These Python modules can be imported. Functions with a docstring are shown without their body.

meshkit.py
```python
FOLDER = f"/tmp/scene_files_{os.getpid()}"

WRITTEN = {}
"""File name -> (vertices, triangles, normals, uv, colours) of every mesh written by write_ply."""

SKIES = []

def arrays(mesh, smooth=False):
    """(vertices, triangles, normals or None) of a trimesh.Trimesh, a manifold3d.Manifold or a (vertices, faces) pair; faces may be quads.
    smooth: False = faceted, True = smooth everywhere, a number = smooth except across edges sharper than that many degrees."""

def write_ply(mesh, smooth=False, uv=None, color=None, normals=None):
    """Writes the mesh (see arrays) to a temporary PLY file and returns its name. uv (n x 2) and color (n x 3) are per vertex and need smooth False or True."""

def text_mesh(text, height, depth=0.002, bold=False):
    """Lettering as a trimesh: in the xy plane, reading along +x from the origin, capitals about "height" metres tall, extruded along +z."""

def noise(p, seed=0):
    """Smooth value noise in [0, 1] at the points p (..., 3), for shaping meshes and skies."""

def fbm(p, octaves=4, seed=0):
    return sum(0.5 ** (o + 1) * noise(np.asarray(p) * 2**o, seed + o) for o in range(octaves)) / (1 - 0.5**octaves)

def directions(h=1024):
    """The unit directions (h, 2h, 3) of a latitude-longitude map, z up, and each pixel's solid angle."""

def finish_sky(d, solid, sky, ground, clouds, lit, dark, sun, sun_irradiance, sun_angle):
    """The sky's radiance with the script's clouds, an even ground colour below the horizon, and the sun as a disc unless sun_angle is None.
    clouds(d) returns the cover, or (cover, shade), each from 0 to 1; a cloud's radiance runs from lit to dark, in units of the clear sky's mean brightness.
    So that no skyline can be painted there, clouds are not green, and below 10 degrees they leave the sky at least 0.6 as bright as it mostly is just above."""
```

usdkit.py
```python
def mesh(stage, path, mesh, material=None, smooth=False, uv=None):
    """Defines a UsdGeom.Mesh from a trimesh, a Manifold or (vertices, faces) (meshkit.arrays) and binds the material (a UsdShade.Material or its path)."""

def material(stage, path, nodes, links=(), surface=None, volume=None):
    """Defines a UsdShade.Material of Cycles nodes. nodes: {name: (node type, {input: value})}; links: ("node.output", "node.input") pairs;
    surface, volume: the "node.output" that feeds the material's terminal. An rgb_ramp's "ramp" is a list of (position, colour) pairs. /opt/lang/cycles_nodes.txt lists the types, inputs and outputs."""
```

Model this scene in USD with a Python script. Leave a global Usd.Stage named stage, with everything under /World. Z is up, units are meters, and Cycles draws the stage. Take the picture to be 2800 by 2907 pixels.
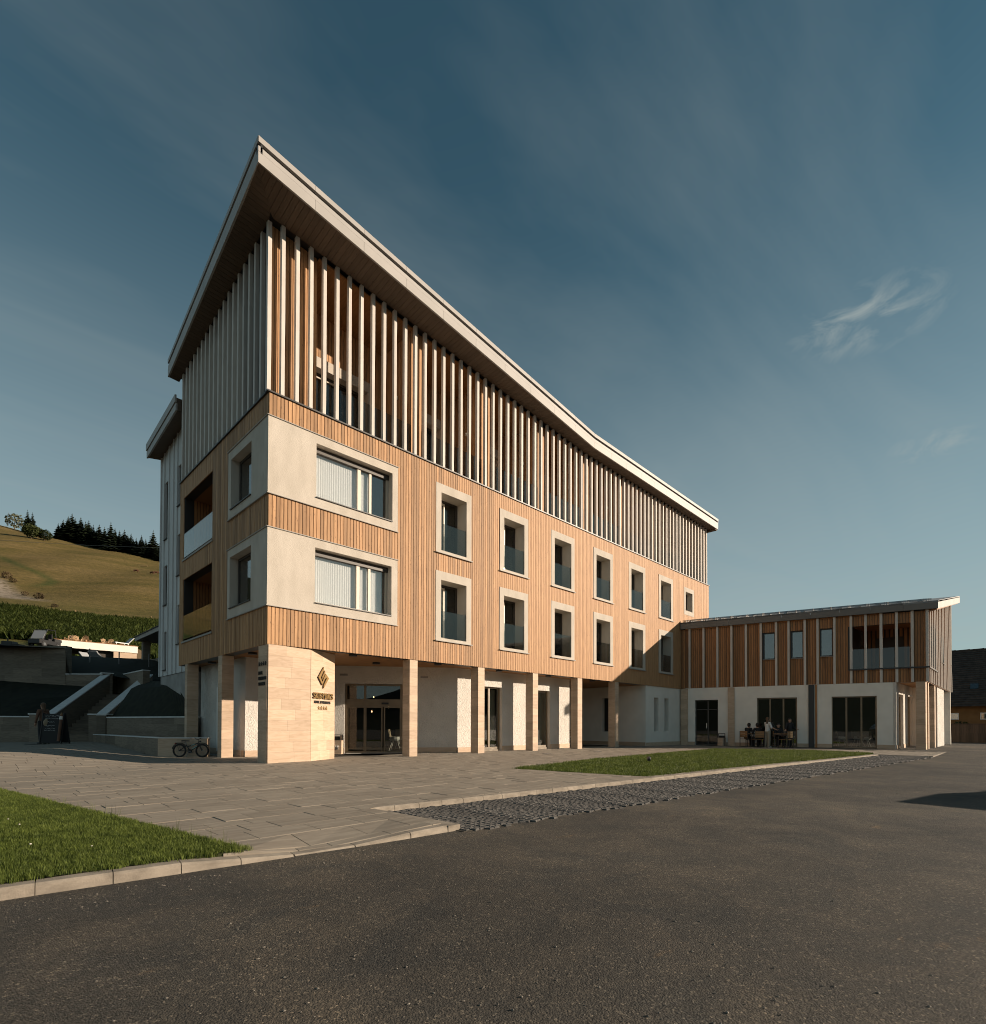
import math, random
import numpy as np, trimesh, manifold3d, usdkit, meshkit
from pxr import Usd, UsdGeom, UsdLux, UsdShade, Sdf, Gf, Vt

stage = Usd.Stage.CreateInMemory()
UsdGeom.SetStageUpAxis(stage, 'Z')
UsdGeom.SetStageMetersPerUnit(stage, 1.0)
stage.DefinePrim('/World', 'Xform')
stage.DefinePrim('/World/Looks', 'Scope')
R = random.Random(7)
NR = np.random.RandomState(11)

# ------------------------------------------------------------------ camera
CAMP = np.array([-5.906, -14.402, 1.035])
YAW, PITCH, ROLL = 0.78918, 0.013441, 0.002863
FPX, CX, CY = 1526.65, 1401.53, 2038.63
cam = UsdGeom.Camera.Define(stage, '/World/camera')
fw = np.array([math.sin(YAW) * math.cos(PITCH), math.cos(YAW) * math.cos(PITCH), math.sin(PITCH)])
r0 = np.array([math.cos(YAW), -math.sin(YAW), 0.0])
u0 = np.cross(r0, fw)
rr = r0 * math.cos(ROLL) + u0 * math.sin(ROLL)
uu = u0 * math.cos(ROLL) - r0 * math.sin(ROLL)
m4 = Gf.Matrix4d(*rr, 0, *uu, 0, *(-fw), 0, *CAMP, 1)
cam.AddTransformOp().Set(m4)
cam.CreateHorizontalApertureAttr(36.0)
cam.CreateVerticalApertureAttr(36.0 * 1024 / 986)
cam.CreateFocalLengthAttr(FPX * 36.0 / 2800)
cam.CreateHorizontalApertureOffsetAttr((1400 - CX) * 36.0 / 2800)
cam.CreateVerticalApertureOffsetAttr((CY - 1453.5) * 36.0 / 2800)
cam.CreateClippingRangeAttr(Gf.Vec2f(0.05, 20000))
cam.CreateExposureAttr(0.62)

# ------------------------------------------------------------------ sky and sun
SUN = np.array([1.04, -1.0, 0.418]); SUN /= np.linalg.norm(SUN)
SUN_EL = math.asin(SUN[2]); SUN_ROT = math.atan2(SUN[0], SUN[1])
SKY_STRENGTH = 0.05
sky = UsdLux.DomeLight.Define(stage, '/World/sky')
skymat = usdkit.material(stage, '/World/Looks/sky', {
    's': ('sky_texture', {'sky_type': 'single_scattering', 'sun_disc': False, 'sun_elevation': SUN_EL, 'sun_rotation': SUN_ROT,
                          'altitude': 900.0, 'air_density': 1.0, 'aerosol_density': 0.5, 'ozone_density': 1.6}),
    'tc': ('texture_coordinate', {}),
    'sx': ('separate_xyz', {}),
    'up': ('math', {'math_type': 'maximum', 'value2': 0.08}),
    'dx': ('math', {'math_type': 'divide'}), 'dy': ('math', {'math_type': 'divide'}),
    'cv': ('combine_xyz', {}),
    # broad thin veil
    'm1': ('mapping', {'scale': (0.35, 1.1, 1.0), 'rotation': (0, 0, 0.75)}),
    'n1': ('noise_texture', {'scale': 1.3, 'detail': 6.0, 'roughness': 0.55, 'distortion': 0.5}),
    'r1': ('map_range', {'from_min': 0.42, 'from_max': 0.85, 'to_min': 0.0, 'to_max': 0.36, 'clamp': True}),
    # two wisps at their places in the sky
    'sq': ('mapping', {'scale': (1.0, 1.0, 2.3)}),
    'p1': ('vector_math', {'math_type': 'distance', 'vector2': (0.835, 0.145, 1.222)}),
    'p2': ('vector_math', {'math_type': 'distance', 'vector2': (0.921, 0.085, 0.865)}),
    'w1': ('map_range', {'from_min': 0.105, 'from_max': 0.0, 'to_min': 0.0, 'to_max': 1.0, 'clamp': True}),
    'w2': ('map_range', {'from_min': 0.062, 'from_max': 0.0, 'to_min': 0.0, 'to_max': 0.8, 'clamp': True}),
    'n2': ('noise_texture', {'scale': 10.0, 'detail': 8.0, 'roughness': 0.60, 'distortion': 2.2}),
    'r2': ('map_range', {'from_min': 0.40, 'from_max': 0.78, 'to_min': 0.0, 'to_max': 1.0, 'clamp': True}),
    'ws': ('math', {'math_type': 'maximum'}), 'wm': ('math', {'math_type': 'multiply'}),
    'wk': ('math', {'math_type': 'multiply', 'value2': 1.1, 'use_clamp': True}),
    'ca': ('math', {'math_type': 'maximum'}),
    'tint': ('mix', {'mix_type': 'multiply', 'fac': 1.0, 'color2': (0.76, 1.10, 0.90)}),
    'hz': ('map_range', {'range_type': 'smootherstep', 'from_min': 0.80, 'from_max': -0.05, 'to_min': 0.0, 'to_max': 0.80, 'clamp': True}),
    'hm': ('mix', {'mix_type': 'mix', 'color2': (4.9, 5.9, 6.1)}),
    'cm': ('mix', {'mix_type': 'mix', 'color2': (5.0, 5.6, 5.4)}),
    'b': ('background_shader', {'strength': SKY_STRENGTH}),
}, [('tc.generated', 'sx.vector'), ('sx.z', 'up.value1'), ('sx.x', 'dx.value1'), ('up.value', 'dx.value2'), ('sx.y', 'dy.value1'), ('up.value', 'dy.value2'),
    ('dx.value', 'cv.x'), ('dy.value', 'cv.y'), ('cv.vector', 'm1.vector'), ('m1.vector', 'n1.vector'), ('n1.fac', 'r1.value'),
    ('tc.generated', 'sq.vector'), ('sq.vector', 'p1.vector1'), ('sq.vector', 'p2.vector1'), ('p1.value', 'w1.value'), ('p2.value', 'w2.value'),
    ('sq.vector', 'n2.vector'), ('n2.fac', 'r2.value'), ('w1.result', 'ws.value1'), ('w2.result', 'ws.value2'),
    ('ws.value', 'wm.value1'), ('r2.result', 'wm.value2'), ('wm.value', 'wk.value1'), ('wk.value', 'ca.value1'), ('r1.result', 'ca.value2'),
    ('s.color', 'tint.color1'), ('sx.z', 'hz.value'), ('hz.result', 'hm.fac'), ('tint.color', 'hm.color1'), ('hm.color', 'cm.color1'), ('ca.value', 'cm.fac'), ('cm.color', 'b.color')], surface='b.background')
UsdShade.MaterialBindingAPI.Apply(sky.GetPrim()).Bind(skymat)
sky.GetPrim().SetCustomDataByKey('kind', 'structure')
sun = UsdLux.DistantLight.Define(stage, '/World/sun')
sun.CreateIntensityAttr(1.25); sun.CreateAngleAttr(0.5); sun.CreateNormalizeAttr(True)
sun.CreateColorAttr(Gf.Vec3f(1.0, 0.82, 0.64))
zax = Gf.Vec3d(*SUN); xax = Gf.Cross(Gf.Vec3d(0, 0, 1), zax).GetNormalized(); yax = Gf.Cross(zax, xax)
sun.AddTransformOp().Set(Gf.Matrix4d(*xax, 0, *yax, 0, *zax, 0, 0, 0, 0, 1))

# ------------------------------------------------------------------ naming, tagging
COUNT = {}
def numbered(parent, name):
    k = (parent, name); n = COUNT.get(k, 0); COUNT[k] = n + 1
    return parent + '/' + (name if n == 0 else '%s_%03d' % (name, n))
def data(path, **kw):
    p = stage.GetPrimAtPath(path)
    for k, v in kw.items():
        if v: p.SetCustomDataByKey(k, v)
    return path
def thing(name, label, cat, loc=None, rz=0.0, group=None):
    p = numbered('/World', name)
    x = UsdGeom.Xform.Define(stage, p)
    if loc is not None:
        x.AddTranslateOp().Set(Gf.Vec3d(*map(float, loc)))
        if rz: x.AddRotateZOp().Set(math.degrees(rz))
    return data(p, label=label, category=cat, group=group)
def copy_of(src, name, label, cat, loc, rz=0.0, scale=1.0, group=None, tilt=None):
    p = numbered('/World', name)
    x = UsdGeom.Xform.Define(stage, p)
    x.AddTranslateOp().Set(Gf.Vec3d(*map(float, loc)))
    if rz: x.AddRotateZOp().Set(math.degrees(rz))
    if scale != 1.0: x.AddScaleOp().Set(Gf.Vec3f(*( [scale] * 3 if np.ndim(scale) == 0 else scale)))
    x.GetPrim().GetReferences().AddInternalReference(src)
    x.GetPrim().SetInstanceable(True)
    return data(p, label=label, category=cat, group=group)
def proto(name):
    p = numbered('/World/Protos', name)
    if not stage.GetPrimAtPath('/World/Protos'):
        stage.CreateClassPrim('/World/Protos')
    UsdGeom.Xform.Define(stage, p)
    return p

# ------------------------------------------------------------------ mesh builder
class MB:
    def __init__(s): s.v = []; s.f = []; s.n = 0
    def add(s, v, f):
        v = np.asarray(v, float)
        s.v.append(v); s.f += [tuple(int(i) + s.n for i in q) for q in f]; s.n += len(v); return s
    def hexa(s, p):   # 8 points: bottom 4 ccw, top 4 ccw
        return s.add(p, [(0, 3, 2, 1), (4, 5, 6, 7), (0, 1, 5, 4), (1, 2, 6, 5), (2, 3, 7, 6), (3, 0, 4, 7)])
    def box(s, x0, x1, y0, y1, z0, z1):
        return s.hexa([(x0, y0, z0), (x1, y0, z0), (x1, y1, z0), (x0, y1, z0), (x0, y0, z1), (x1, y0, z1), (x1, y1, z1), (x0, y1, z1)])
    def cbox(s, x0, x1, y0, y1, z0, z1, c):   # box with chamfered vertical edges and top
        p = [(x0 + c, y0), (x1 - c, y0), (x1, y0 + c), (x1, y1 - c), (x1 - c, y1), (x0 + c, y1), (x0, y1 - c), (x0, y0 + c)]
        return s.prism(p, z0, z1)
    def obox(s, c, ax, ay, az, hx, hy, hz):
        c, ax, ay, az = (np.asarray(q, float) for q in (c, ax, ay, az))
        pts = [c + ax * hx * i + ay * hy * j + az * hz * k for k in (-1, 1) for i, j in ((-1, -1), (1, -1), (1, 1), (-1, 1))]
        return s.hexa(pts)
    def bar(s, p, q, w, h=None, up=(0, 0, 1)):
        p, q = np.asarray(p, float), np.asarray(q, float); d = q - p; L = np.linalg.norm(d); d /= L
        up = np.asarray(up, float)
        if abs(d @ up) > .95: up = np.array([1.0, 0, 0])
        a = np.cross(up, d); a /= np.linalg.norm(a); b = np.cross(d, a)
        return s.obox((p + q) / 2, d, a, b, L / 2, w / 2, (h or w) / 2)
    def prism(s, poly, z0, z1):
        n = len(poly); area = sum(poly[i][0] * poly[(i + 1) % n][1] - poly[(i + 1) % n][0] * poly[i][1] for i in range(n))
        if area < 0: poly = poly[::-1]
        v = [(x, y, z0) for x, y in poly] + [(x, y, z1) for x, y in poly]
        f = [tuple(range(n - 1, -1, -1)), tuple(range(n, 2 * n))] + [(i, (i + 1) % n, n + (i + 1) % n, n + i) for i in range(n)]
        return s.add(v, f)
    def tm(s, t):
        return s.add(np.array(t.vertices), np.array(t.faces).tolist())
    def tube(s, p, q, r, r2=None, n=8):
        p, q = np.asarray(p, float), np.asarray(q, float); d = q - p; L = np.linalg.norm(d)
        if L < 1e-9: return s
        d /= L; a = np.cross(d, (0, 0, 1) if abs(d[2]) < .9 else (1, 0, 0)); a /= np.linalg.norm(a); b = np.cross(d, a)
        r2 = r if r2 is None else r2
        an = np.linspace(0, 2 * math.pi, n, endpoint=False)
        ring = lambda c, k: [c + a * k * math.cos(t) + b * k * math.sin(t) for t in an]
        v = ring(p, r) + ring(q, r2)
        return s.add(v, [tuple(range(n - 1, -1, -1)), tuple(range(n, 2 * n))] + [(i, (i + 1) % n, n + (i + 1) % n, n + i) for i in range(n)])
    def path(s, pts, r, n=6):
        for a, b in zip(pts[:-1], pts[1:]): s.tube(a, b, r, n=n)
        return s
    def lathe(s, prof, c=(0, 0, 0), n=16):
        v = []; f = []
        for r, z in prof: v += [(c[0] + r * math.cos(t), c[1] + r * math.sin(t), c[2] + z) for t in np.linspace(0, 2 * math.pi, n, endpoint=False)]
        for k in range(len(prof) - 1):
            for i in range(n): f.append((k * n + i, k * n + (i + 1) % n, (k + 1) * n + (i + 1) % n, (k + 1) * n + i))
        return s.add(v, f + [tuple(range(n - 1, -1, -1)), tuple(range((len(prof) - 1) * n, len(prof) * n))])
    def ring(s, c, axis, R0, r, n=28, m=8):   # torus
        c, axis = np.asarray(c, float), np.asarray(axis, float); axis /= np.linalg.norm(axis)
        a = np.cross(axis, (0, 0, 1) if abs(axis[2]) < .9 else (1, 0, 0)); a /= np.linalg.norm(a); b = np.cross(axis, a)
        v = []; f = []
        for i in range(n):
            t = 2 * math.pi * i / n; d = a * math.cos(t) + b * math.sin(t)
            for j in range(m):
                q = 2 * math.pi * j / m; v.append(c + d * (R0 + r * math.cos(q)) + axis * r * math.sin(q))
        for i in range(n):
            for j in range(m): f.append((i * m + j, i * m + (j + 1) % m, ((i + 1) % n) * m + (j + 1) % m, ((i + 1) % n) * m + j))
        return s.add(v, f)
    def grid(s, P):   # P[i,j,3]
        a, b, _ = P.shape
        return s.add(P.reshape(-1, 3), [(i * b + j, (i + 1) * b + j, (i + 1) * b + j + 1, i * b + j + 1) for i in range(a - 1) for j in range(b - 1)])
    def mapped(s, fn):
        s.v = [fn(v) for v in s.v]; return s
    def merge(s, o):
        for v in o.v: pass
        off = s.n; s.v += o.v; s.f += [tuple(i + off for i in q) for q in o.f]; s.n += o.n; return s
    def centre(s): return np.vstack(s.v).mean(0)
    def build(s, name, mat, parent='/World', smooth=False, **kw):
        p = numbered(parent, name)
        V = np.vstack(s.v)
        if smooth:
            tri = []
            for q in s.f: tri += [(q[0], q[i], q[i + 1]) for i in range(1, len(q) - 1)]
            usdkit.mesh(stage, p, trimesh.Trimesh(V, np.array(tri), process=False), LOOK[mat], smooth=smooth)
        else:
            m = UsdGeom.Mesh.Define(stage, p)
            m.CreatePointsAttr(Vt.Vec3fArray.FromNumpy(V.astype(np.float32)))
            m.CreateFaceVertexCountsAttr(Vt.IntArray.FromNumpy(np.array([len(q) for q in s.f], np.int32)))
            m.CreateFaceVertexIndicesAttr(Vt.IntArray.FromNumpy(np.array([i for q in s.f for i in q], np.int32)))
            m.CreateSubdivisionSchemeAttr('none')
            UsdShade.MaterialBindingAPI.Apply(m.GetPrim()).Bind(LOOK[mat])
        return data(p, **kw)
LOOK = {}
def frame(o, u, n):
    o, u, n = np.array([*o, 0.0])[:3], np.array([*u, 0.0]), np.array([*n, 0.0])
    return lambda P: o + P[:, :1] * u + P[:, 1:2] * n + P[:, 2:3] * np.array([0, 0, 1.0])
# each wall frame: (along, outward, up)
FRONT = frame((0, 0), (1, 0), (0, -1))
LEFT = frame((0, 0), (0, 1), (-1, 0))
WA = np.array([24.09, 0.0]); WAX = np.array([.2723, -1.0]) / math.hypot(.2723, 1); WN = np.array([-1.0, -.2723]) / math.hypot(.2723, 1)
WING = frame(WA, WAX, WN)
WEND = frame((0, -11.07), (1, 0), (0, -1))

def rects(s0, s1, z0, z1, holes):
    xs = sorted({s0, s1, *[min(max(h[k], s0), s1) for h in holes for k in (0, 1)]})
    out = []
    for a, b in zip(xs[:-1], xs[1:]):
        if b - a < 1e-6: continue
        c = (a + b) / 2; cuts = sorted((max(h[2], z0), min(h[3], z1)) for h in holes if h[0] < c < h[1] and h[3] > z0 and h[2] < z1)
        z = z0
        for lo, hi in cuts:
            if lo > z: out.append((a, b, z, lo))
            z = max(z, hi)
        if z < z1: out.append((a, b, z, z1))
    return out
def wall(fr, s0, s1, z0, z1, holes, d0, d1):
    m = MB()
    for a, b, lo, hi in rects(s0, s1, z0, z1, holes): m.box(a, b, d0, d1, lo, hi)
    return m.mapped(fr)
def board_list(fr, s0, s1, z0, z1, holes, pitch=.107, gap=.019, d0=-.028, d1=0.0, jit=.003):
    out = []; n = int(round((s1 - s0) / pitch)); p = (s1 - s0) / n
    for i in range(n):
        a = s0 + i * p + gap / 2; b = s0 + (i + 1) * p - gap / 2; c = (a + b) / 2
        lo0 = z0(c) if callable(z0) else z0; hi1 = z1(c) if callable(z1) else z1
        cuts = sorted((h[2], h[3]) for h in holes if h[0] < c < h[1])
        segs = []; z = lo0
        for lo, hi in cuts:
            if lo > z + .01: segs.append((z, min(lo, hi1)))
            z = max(z, hi)
        if z < hi1 - .01: segs.append((z, hi1))
        for lo, hi in segs:
            j = R.uniform(-jit, jit)
            out.append(MB().box(a, b, d0, d1 + j, lo, hi).mapped(fr))
    return out
def emit(items, name, mat, parent, nmax=300):
    """The pieces that show largest are prims of their own, the rest one part."""
    items.sort(key=lambda m: np.linalg.norm(m.centre() - CAMP))
    for m in items[:nmax]: m.build(name, mat, parent)
    if len(items) > nmax:
        o = MB()
        for m in items[nmax:]: o.merge(m)
        o.build(name, mat, parent, kind='stuff')

# ------------------------------------------------------------------ materials
def mat(name, nodes, links, surface='p.BSDF', volume=None):
    LOOK[name] = usdkit.material(stage, '/World/Looks/' + name, nodes, links, surface=surface, volume=volume)
def plain(name, col, rough=.6, metal=0.0, spec=.5, **kw):
    mat(name, {'p': ('principled_bsdf', {'base_color': col, 'roughness': rough, 'metallic': metal, 'specular_ior_level': spec, **kw})}, [])
def noisy(name, c1, c2, scale=(1, 1, 1), nscale=6.0, rough=.75, bump=.0, bscale=60.0, bdist=.01, lo=.35, hi=.65, vary=.0, detail=5.0, spec=.3, metal=0.0, distortion=0.0):
    n = {'g': ('geometry', {}), 'm': ('mapping', {'scale': scale}), 'n': ('noise_texture', {'scale': nscale, 'detail': detail, 'roughness': .6, 'distortion': distortion}),
         'r': ('rgb_ramp', {'ramp': [(0.0, c1), (lo, c1), (hi, c2), (1.0, c2)]}),
         'p': ('principled_bsdf', {'roughness': rough, 'specular_ior_level': spec, 'metallic': metal})}
    l = [('g.position', 'm.vector'), ('m.vector', 'n.vector'), ('n.fac', 'r.fac')]
    src = 'r.color'
    if vary:
        n.update({'oi': ('object_info', {}), 'ad': ('math', {'math_type': 'add'}), 'fr': ('math', {'math_type': 'fraction'}),
                  'mr': ('map_range', {'to_min': 1 - vary, 'to_max': 1 + vary * .8}), 'hs': ('hsv', {})})
        l += [('oi.random', 'ad.value1'), ('g.random_per_island', 'ad.value2'), ('ad.value', 'fr.value1'), ('fr.value', 'mr.value'), ('mr.result', 'hs.value'), (src, 'hs.color')]
        src = 'hs.color'
    l.append((src, 'p.base_color'))
    if bump:
        n.update({'bn': ('noise_texture', {'scale': bscale, 'detail': 4.0, 'roughness': .6}), 'b': ('bump', {'strength': bump, 'distance': bdist})})
        l += [('g.position', 'bn.vector'), ('bn.fac', 'b.height'), ('b.normal', 'p.normal')]
    mat(name, n, l)
def wood(name, dark, light, axis='z', vary=.3, rough=.62):
    sc = {'z': (34, 34, 1.6), 'y': (34, 1.6, 34), 'x': (1.6, 34, 34)}[axis]
    kn = {'z': (11, 11, 4.5), 'y': (11, 4.5, 11), 'x': (4.5, 11, 11)}[axis]
    mat(name, {'g': ('geometry', {}), 'oi': ('object_info', {}), 'ad': ('math', {'math_type': 'add'}), 'fr': ('math', {'math_type': 'fraction'}),
        'off': ('combine_xyz', {}), 'of2': ('math', {'math_type': 'multiply', 'value2': 37.0}), 'va': ('vector_math', {'math_type': 'add'}),
        'm': ('mapping', {'scale': sc}), 'n': ('noise_texture', {'scale': 1.0, 'detail': 5.0, 'roughness': .6, 'distortion': .6}),
        'r': ('rgb_ramp', {'ramp': [(.0, dark), (.32, tuple(.55 * a + .45 * b for a, b in zip(dark, light))), (.62, light), (1.0, tuple(min(1, 1.12 * b) for b in light))]}),
        'mk': ('mapping', {'scale': kn}), 'k': ('voronoi_texture', {'scale': 1.0, 'feature': 'f1', 'randomness': 1.0}),
        'kr': ('map_range', {'from_min': .05, 'from_max': .16, 'to_min': .45, 'to_max': 1.0, 'clamp': True}),
        'mr': ('map_range', {'to_min': 1 - vary, 'to_max': 1 + vary * .55}), 'mu': ('math', {'math_type': 'multiply'}), 'hs': ('hsv', {}),
        'b': ('bump', {'strength': .25, 'distance': .004}), 'p': ('principled_bsdf', {'roughness': rough, 'specular_ior_level': .3})},
        [('oi.random', 'ad.value1'), ('g.random_per_island', 'ad.value2'), ('ad.value', 'fr.value1'), ('fr.value', 'of2.value1'), ('of2.value', 'off.x'), ('of2.value', 'off.y'), ('of2.value', 'off.z'),
         ('g.position', 'va.vector1'), ('off.vector', 'va.vector2'), ('va.vector', 'm.vector'), ('m.vector', 'n.vector'), ('n.fac', 'r.fac'),
         ('va.vector', 'mk.vector'), ('mk.vector', 'k.vector'), ('k.distance', 'kr.value'), ('fr.value', 'mr.value'), ('mr.result', 'mu.value1'), ('kr.result', 'mu.value2'),
         ('mu.value', 'hs.value'), ('r.color', 'hs.color'), ('hs.color', 'p.base_color'), ('n.fac', 'b.height'), ('b.normal', 'p.normal')])
def glass(name, tint, base=.045, rough=0.0):
    mat(name, {'l': ('layer_weight', {'blend': .5}), 'pw': ('math', {'math_type': 'power', 'value2': 5.0}), 'a': ('math', {'math_type': 'multiply_add', 'value2': 1 - base, 'value3': base, 'use_clamp': True}),
               't': ('transparent_bsdf', {'color': tint}), 'g': ('glossy_bsdf', {'color': (1, 1, 1), 'roughness': rough}), 'm': ('mix_closure', {})},
        [('l.facing', 'pw.value1'), ('pw.value', 'a.value1'), ('a.value', 'm.fac'), ('t.BSDF', 'm.closure1'), ('g.BSDF', 'm.closure2')], surface='m.closure')

wood('larch_wood', (.19, .090, .040), (.465, .268, .132))
wood('larch_across', (.15, .070, .026), (.40, .205, .080), axis='y')
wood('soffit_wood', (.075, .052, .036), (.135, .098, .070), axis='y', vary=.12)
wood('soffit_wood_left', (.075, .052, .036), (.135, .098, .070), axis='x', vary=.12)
wood('brown_wood', (.13, .056, .021), (.38, .185, .078))
noisy('slat_paint', (.52, .48, .435), (.59, .55, .50), scale=(2, 2, .6), nscale=3.0, rough=.6, vary=.06)
noisy('plaster', (.465, .42, .36), (.545, .495, .43), scale=(1.5, 1.5, .6), nscale=1.6, detail=8.0, bump=.9, bscale=85.0, bdist=.012, rough=.9)
noisy('pale_panel', (.56, .56, .55), (.63, .63, .62), scale=(2, 2, .5), nscale=2.0, rough=.6)
noisy('white_plaster', (.72, .68, .61), (.79, .75, .68), nscale=1.5, bump=.5, bscale=120.0, bdist=.01, rough=.9)
mat('roughcast', {'g': ('geometry', {}), 'm': ('mapping', {'scale': (22, 22, 9)}), 'n': ('noise_texture', {'scale': 1.0, 'detail': 3.0, 'roughness': .55, 'distortion': 2.2}),
    'b': ('bump', {'strength': 1.0, 'distance': .045}), 'n2': ('noise_texture', {'scale': 1.2, 'detail': 4.0}),
    'r': ('rgb_ramp', {'ramp': [(.3, (.60, .57, .52)), (.7, (.70, .67, .62))]}), 'p': ('principled_bsdf', {'roughness': .92, 'specular_ior_level': .2})},
    [('g.position', 'm.vector'), ('m.vector', 'n.vector'), ('n.fac', 'b.height'), ('b.normal', 'p.normal'), ('g.position', 'n2.vector'), ('n2.fac', 'r.fac'), ('r.color', 'p.base_color')])
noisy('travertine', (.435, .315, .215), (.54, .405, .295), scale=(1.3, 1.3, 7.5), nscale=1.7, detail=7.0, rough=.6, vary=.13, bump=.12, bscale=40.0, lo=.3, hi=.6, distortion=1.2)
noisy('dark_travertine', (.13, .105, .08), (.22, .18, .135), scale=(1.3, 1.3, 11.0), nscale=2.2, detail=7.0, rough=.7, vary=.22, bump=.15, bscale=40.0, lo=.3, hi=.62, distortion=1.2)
noisy('coping_stone', (.56, .56, .55), (.64, .64, .62), nscale=8.0, rough=.7, bump=.1)
noisy('concrete', (.26, .25, .235), (.38, .37, .35), nscale=1.4, rough=.85, bump=.2, bscale=50.0)
noisy('kerb_concrete', (.20, .172, .138), (.335, .29, .235), scale=(1, 1, 2), nscale=5.0, rough=.88, bump=.35, bscale=90.0, bdist=.006, vary=.07, detail=8.0)
noisy('paving_stone', (.215, .184, .148), (.29, .255, .208), scale=(1.5, 8.0, 4.0), nscale=1.6, detail=8.0, rough=.8, vary=.10, bump=.25, bscale=110.0, bdist=.004)
plain('paving_joint', (.045, .038, .030), .95)
noisy('basalt', (.060, .057, .053), (.095, .090, .083), nscale=14.0, rough=.8, vary=.16, bump=.5, bscale=70.0, bdist=.01, spec=.5)
noisy('sand_joint', (.055, .049, .041), (.10, .088, .07), nscale=20.0, rough=.95, bump=.4)
noisy('roof_metal', (.23, .225, .22), (.27, .265, .26), nscale=1.0, rough=.45, spec=.5, vary=.03)
noisy('fascia_metal', (.34, .325, .305), (.385, .365, .345), nscale=.9, rough=.5, vary=.05)
noisy('wing_fascia', (.155, .142, .128), (.185, .170, .155), nscale=.9, rough=.5, vary=.05)
plain('dark_metal', (.030, .029, .028), .45, .0)
plain('roof_dark', (.055, .055, .058), .6)
plain('grey_metal', (.25, .25, .25), .4, .8)
plain('steel', (.62, .60, .57), .22, 1.0)
plain('chrome', (.8, .8, .8), .1, 1.0)
noisy('bronze_frame', (.17, .125, .075), (.22, .165, .105), nscale=3.0, rough=.42, spec=.5)
plain('window_frame', (.58, .52, .43), .5)
plain('dark_frame', (.055, .047, .040), .5)
plain('sill_metal', (.30, .285, .26), .6, 0.0)
glass('pane', (.80, .82, .80), .06)
glass('clear_pane', (.94, .95, .95), .10)
glass('reflective_pane', (.60, .64, .64), .15)
glass('balustrade_glass', (.62, .64, .64), .05)
plain('interior', (.060, .052, .044), .9)
plain('room_floor', (.10, .075, .05), .6)
mat('curtain', {'d': ('diffuse_bsdf', {'color': (.88, .88, .87)}), 't': ('translucent_bsdf', {'color': (.85, .85, .84)}), 'm': ('mix_closure', {'fac': .25})},
    [('d.BSDF', 'm.closure1'), ('t.BSDF', 'm.closure2')], surface='m.closure')
plain('sign_gold', (.25, .155, .055), .5, .3)
plain('sign_black', (.025, .022, .020), .5)
plain('black_paint', (.018, .017, .017), .45)
plain('rubber', (.018, .018, .018), .8)
plain('white_paint', (.78, .76, .72), .5)
plain('mint_paint', (.30, .62, .62), .4)
plain('grey_plastic', (.30, .31, .32), .5)
plain('skin', (.42, .25, .17), .55)
plain('hair_dark', (.020, .014, .010), .6)
plain('hair_brown', (.10, .055, .028), .6)
plain('cloth_black', (.020, .020, .022), .9)
plain('cloth_white', (.66, .66, .64), .9)
plain('cloth_khaki', (.27, .25, .20), .9)
plain('cloth_rust', (.16, .085, .055), .9)
plain('cloth_tan', (.32, .25, .17), .9)
plain('cow_hide', (.10, .038, .018), .85)
wood('bench_wood', (.16, .08, .035), (.34, .19, .09), axis='x', vary=.2)
wood('deckchair_wood', (.26, .15, .075), (.46, .30, .17), axis='x', vary=.15)
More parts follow.
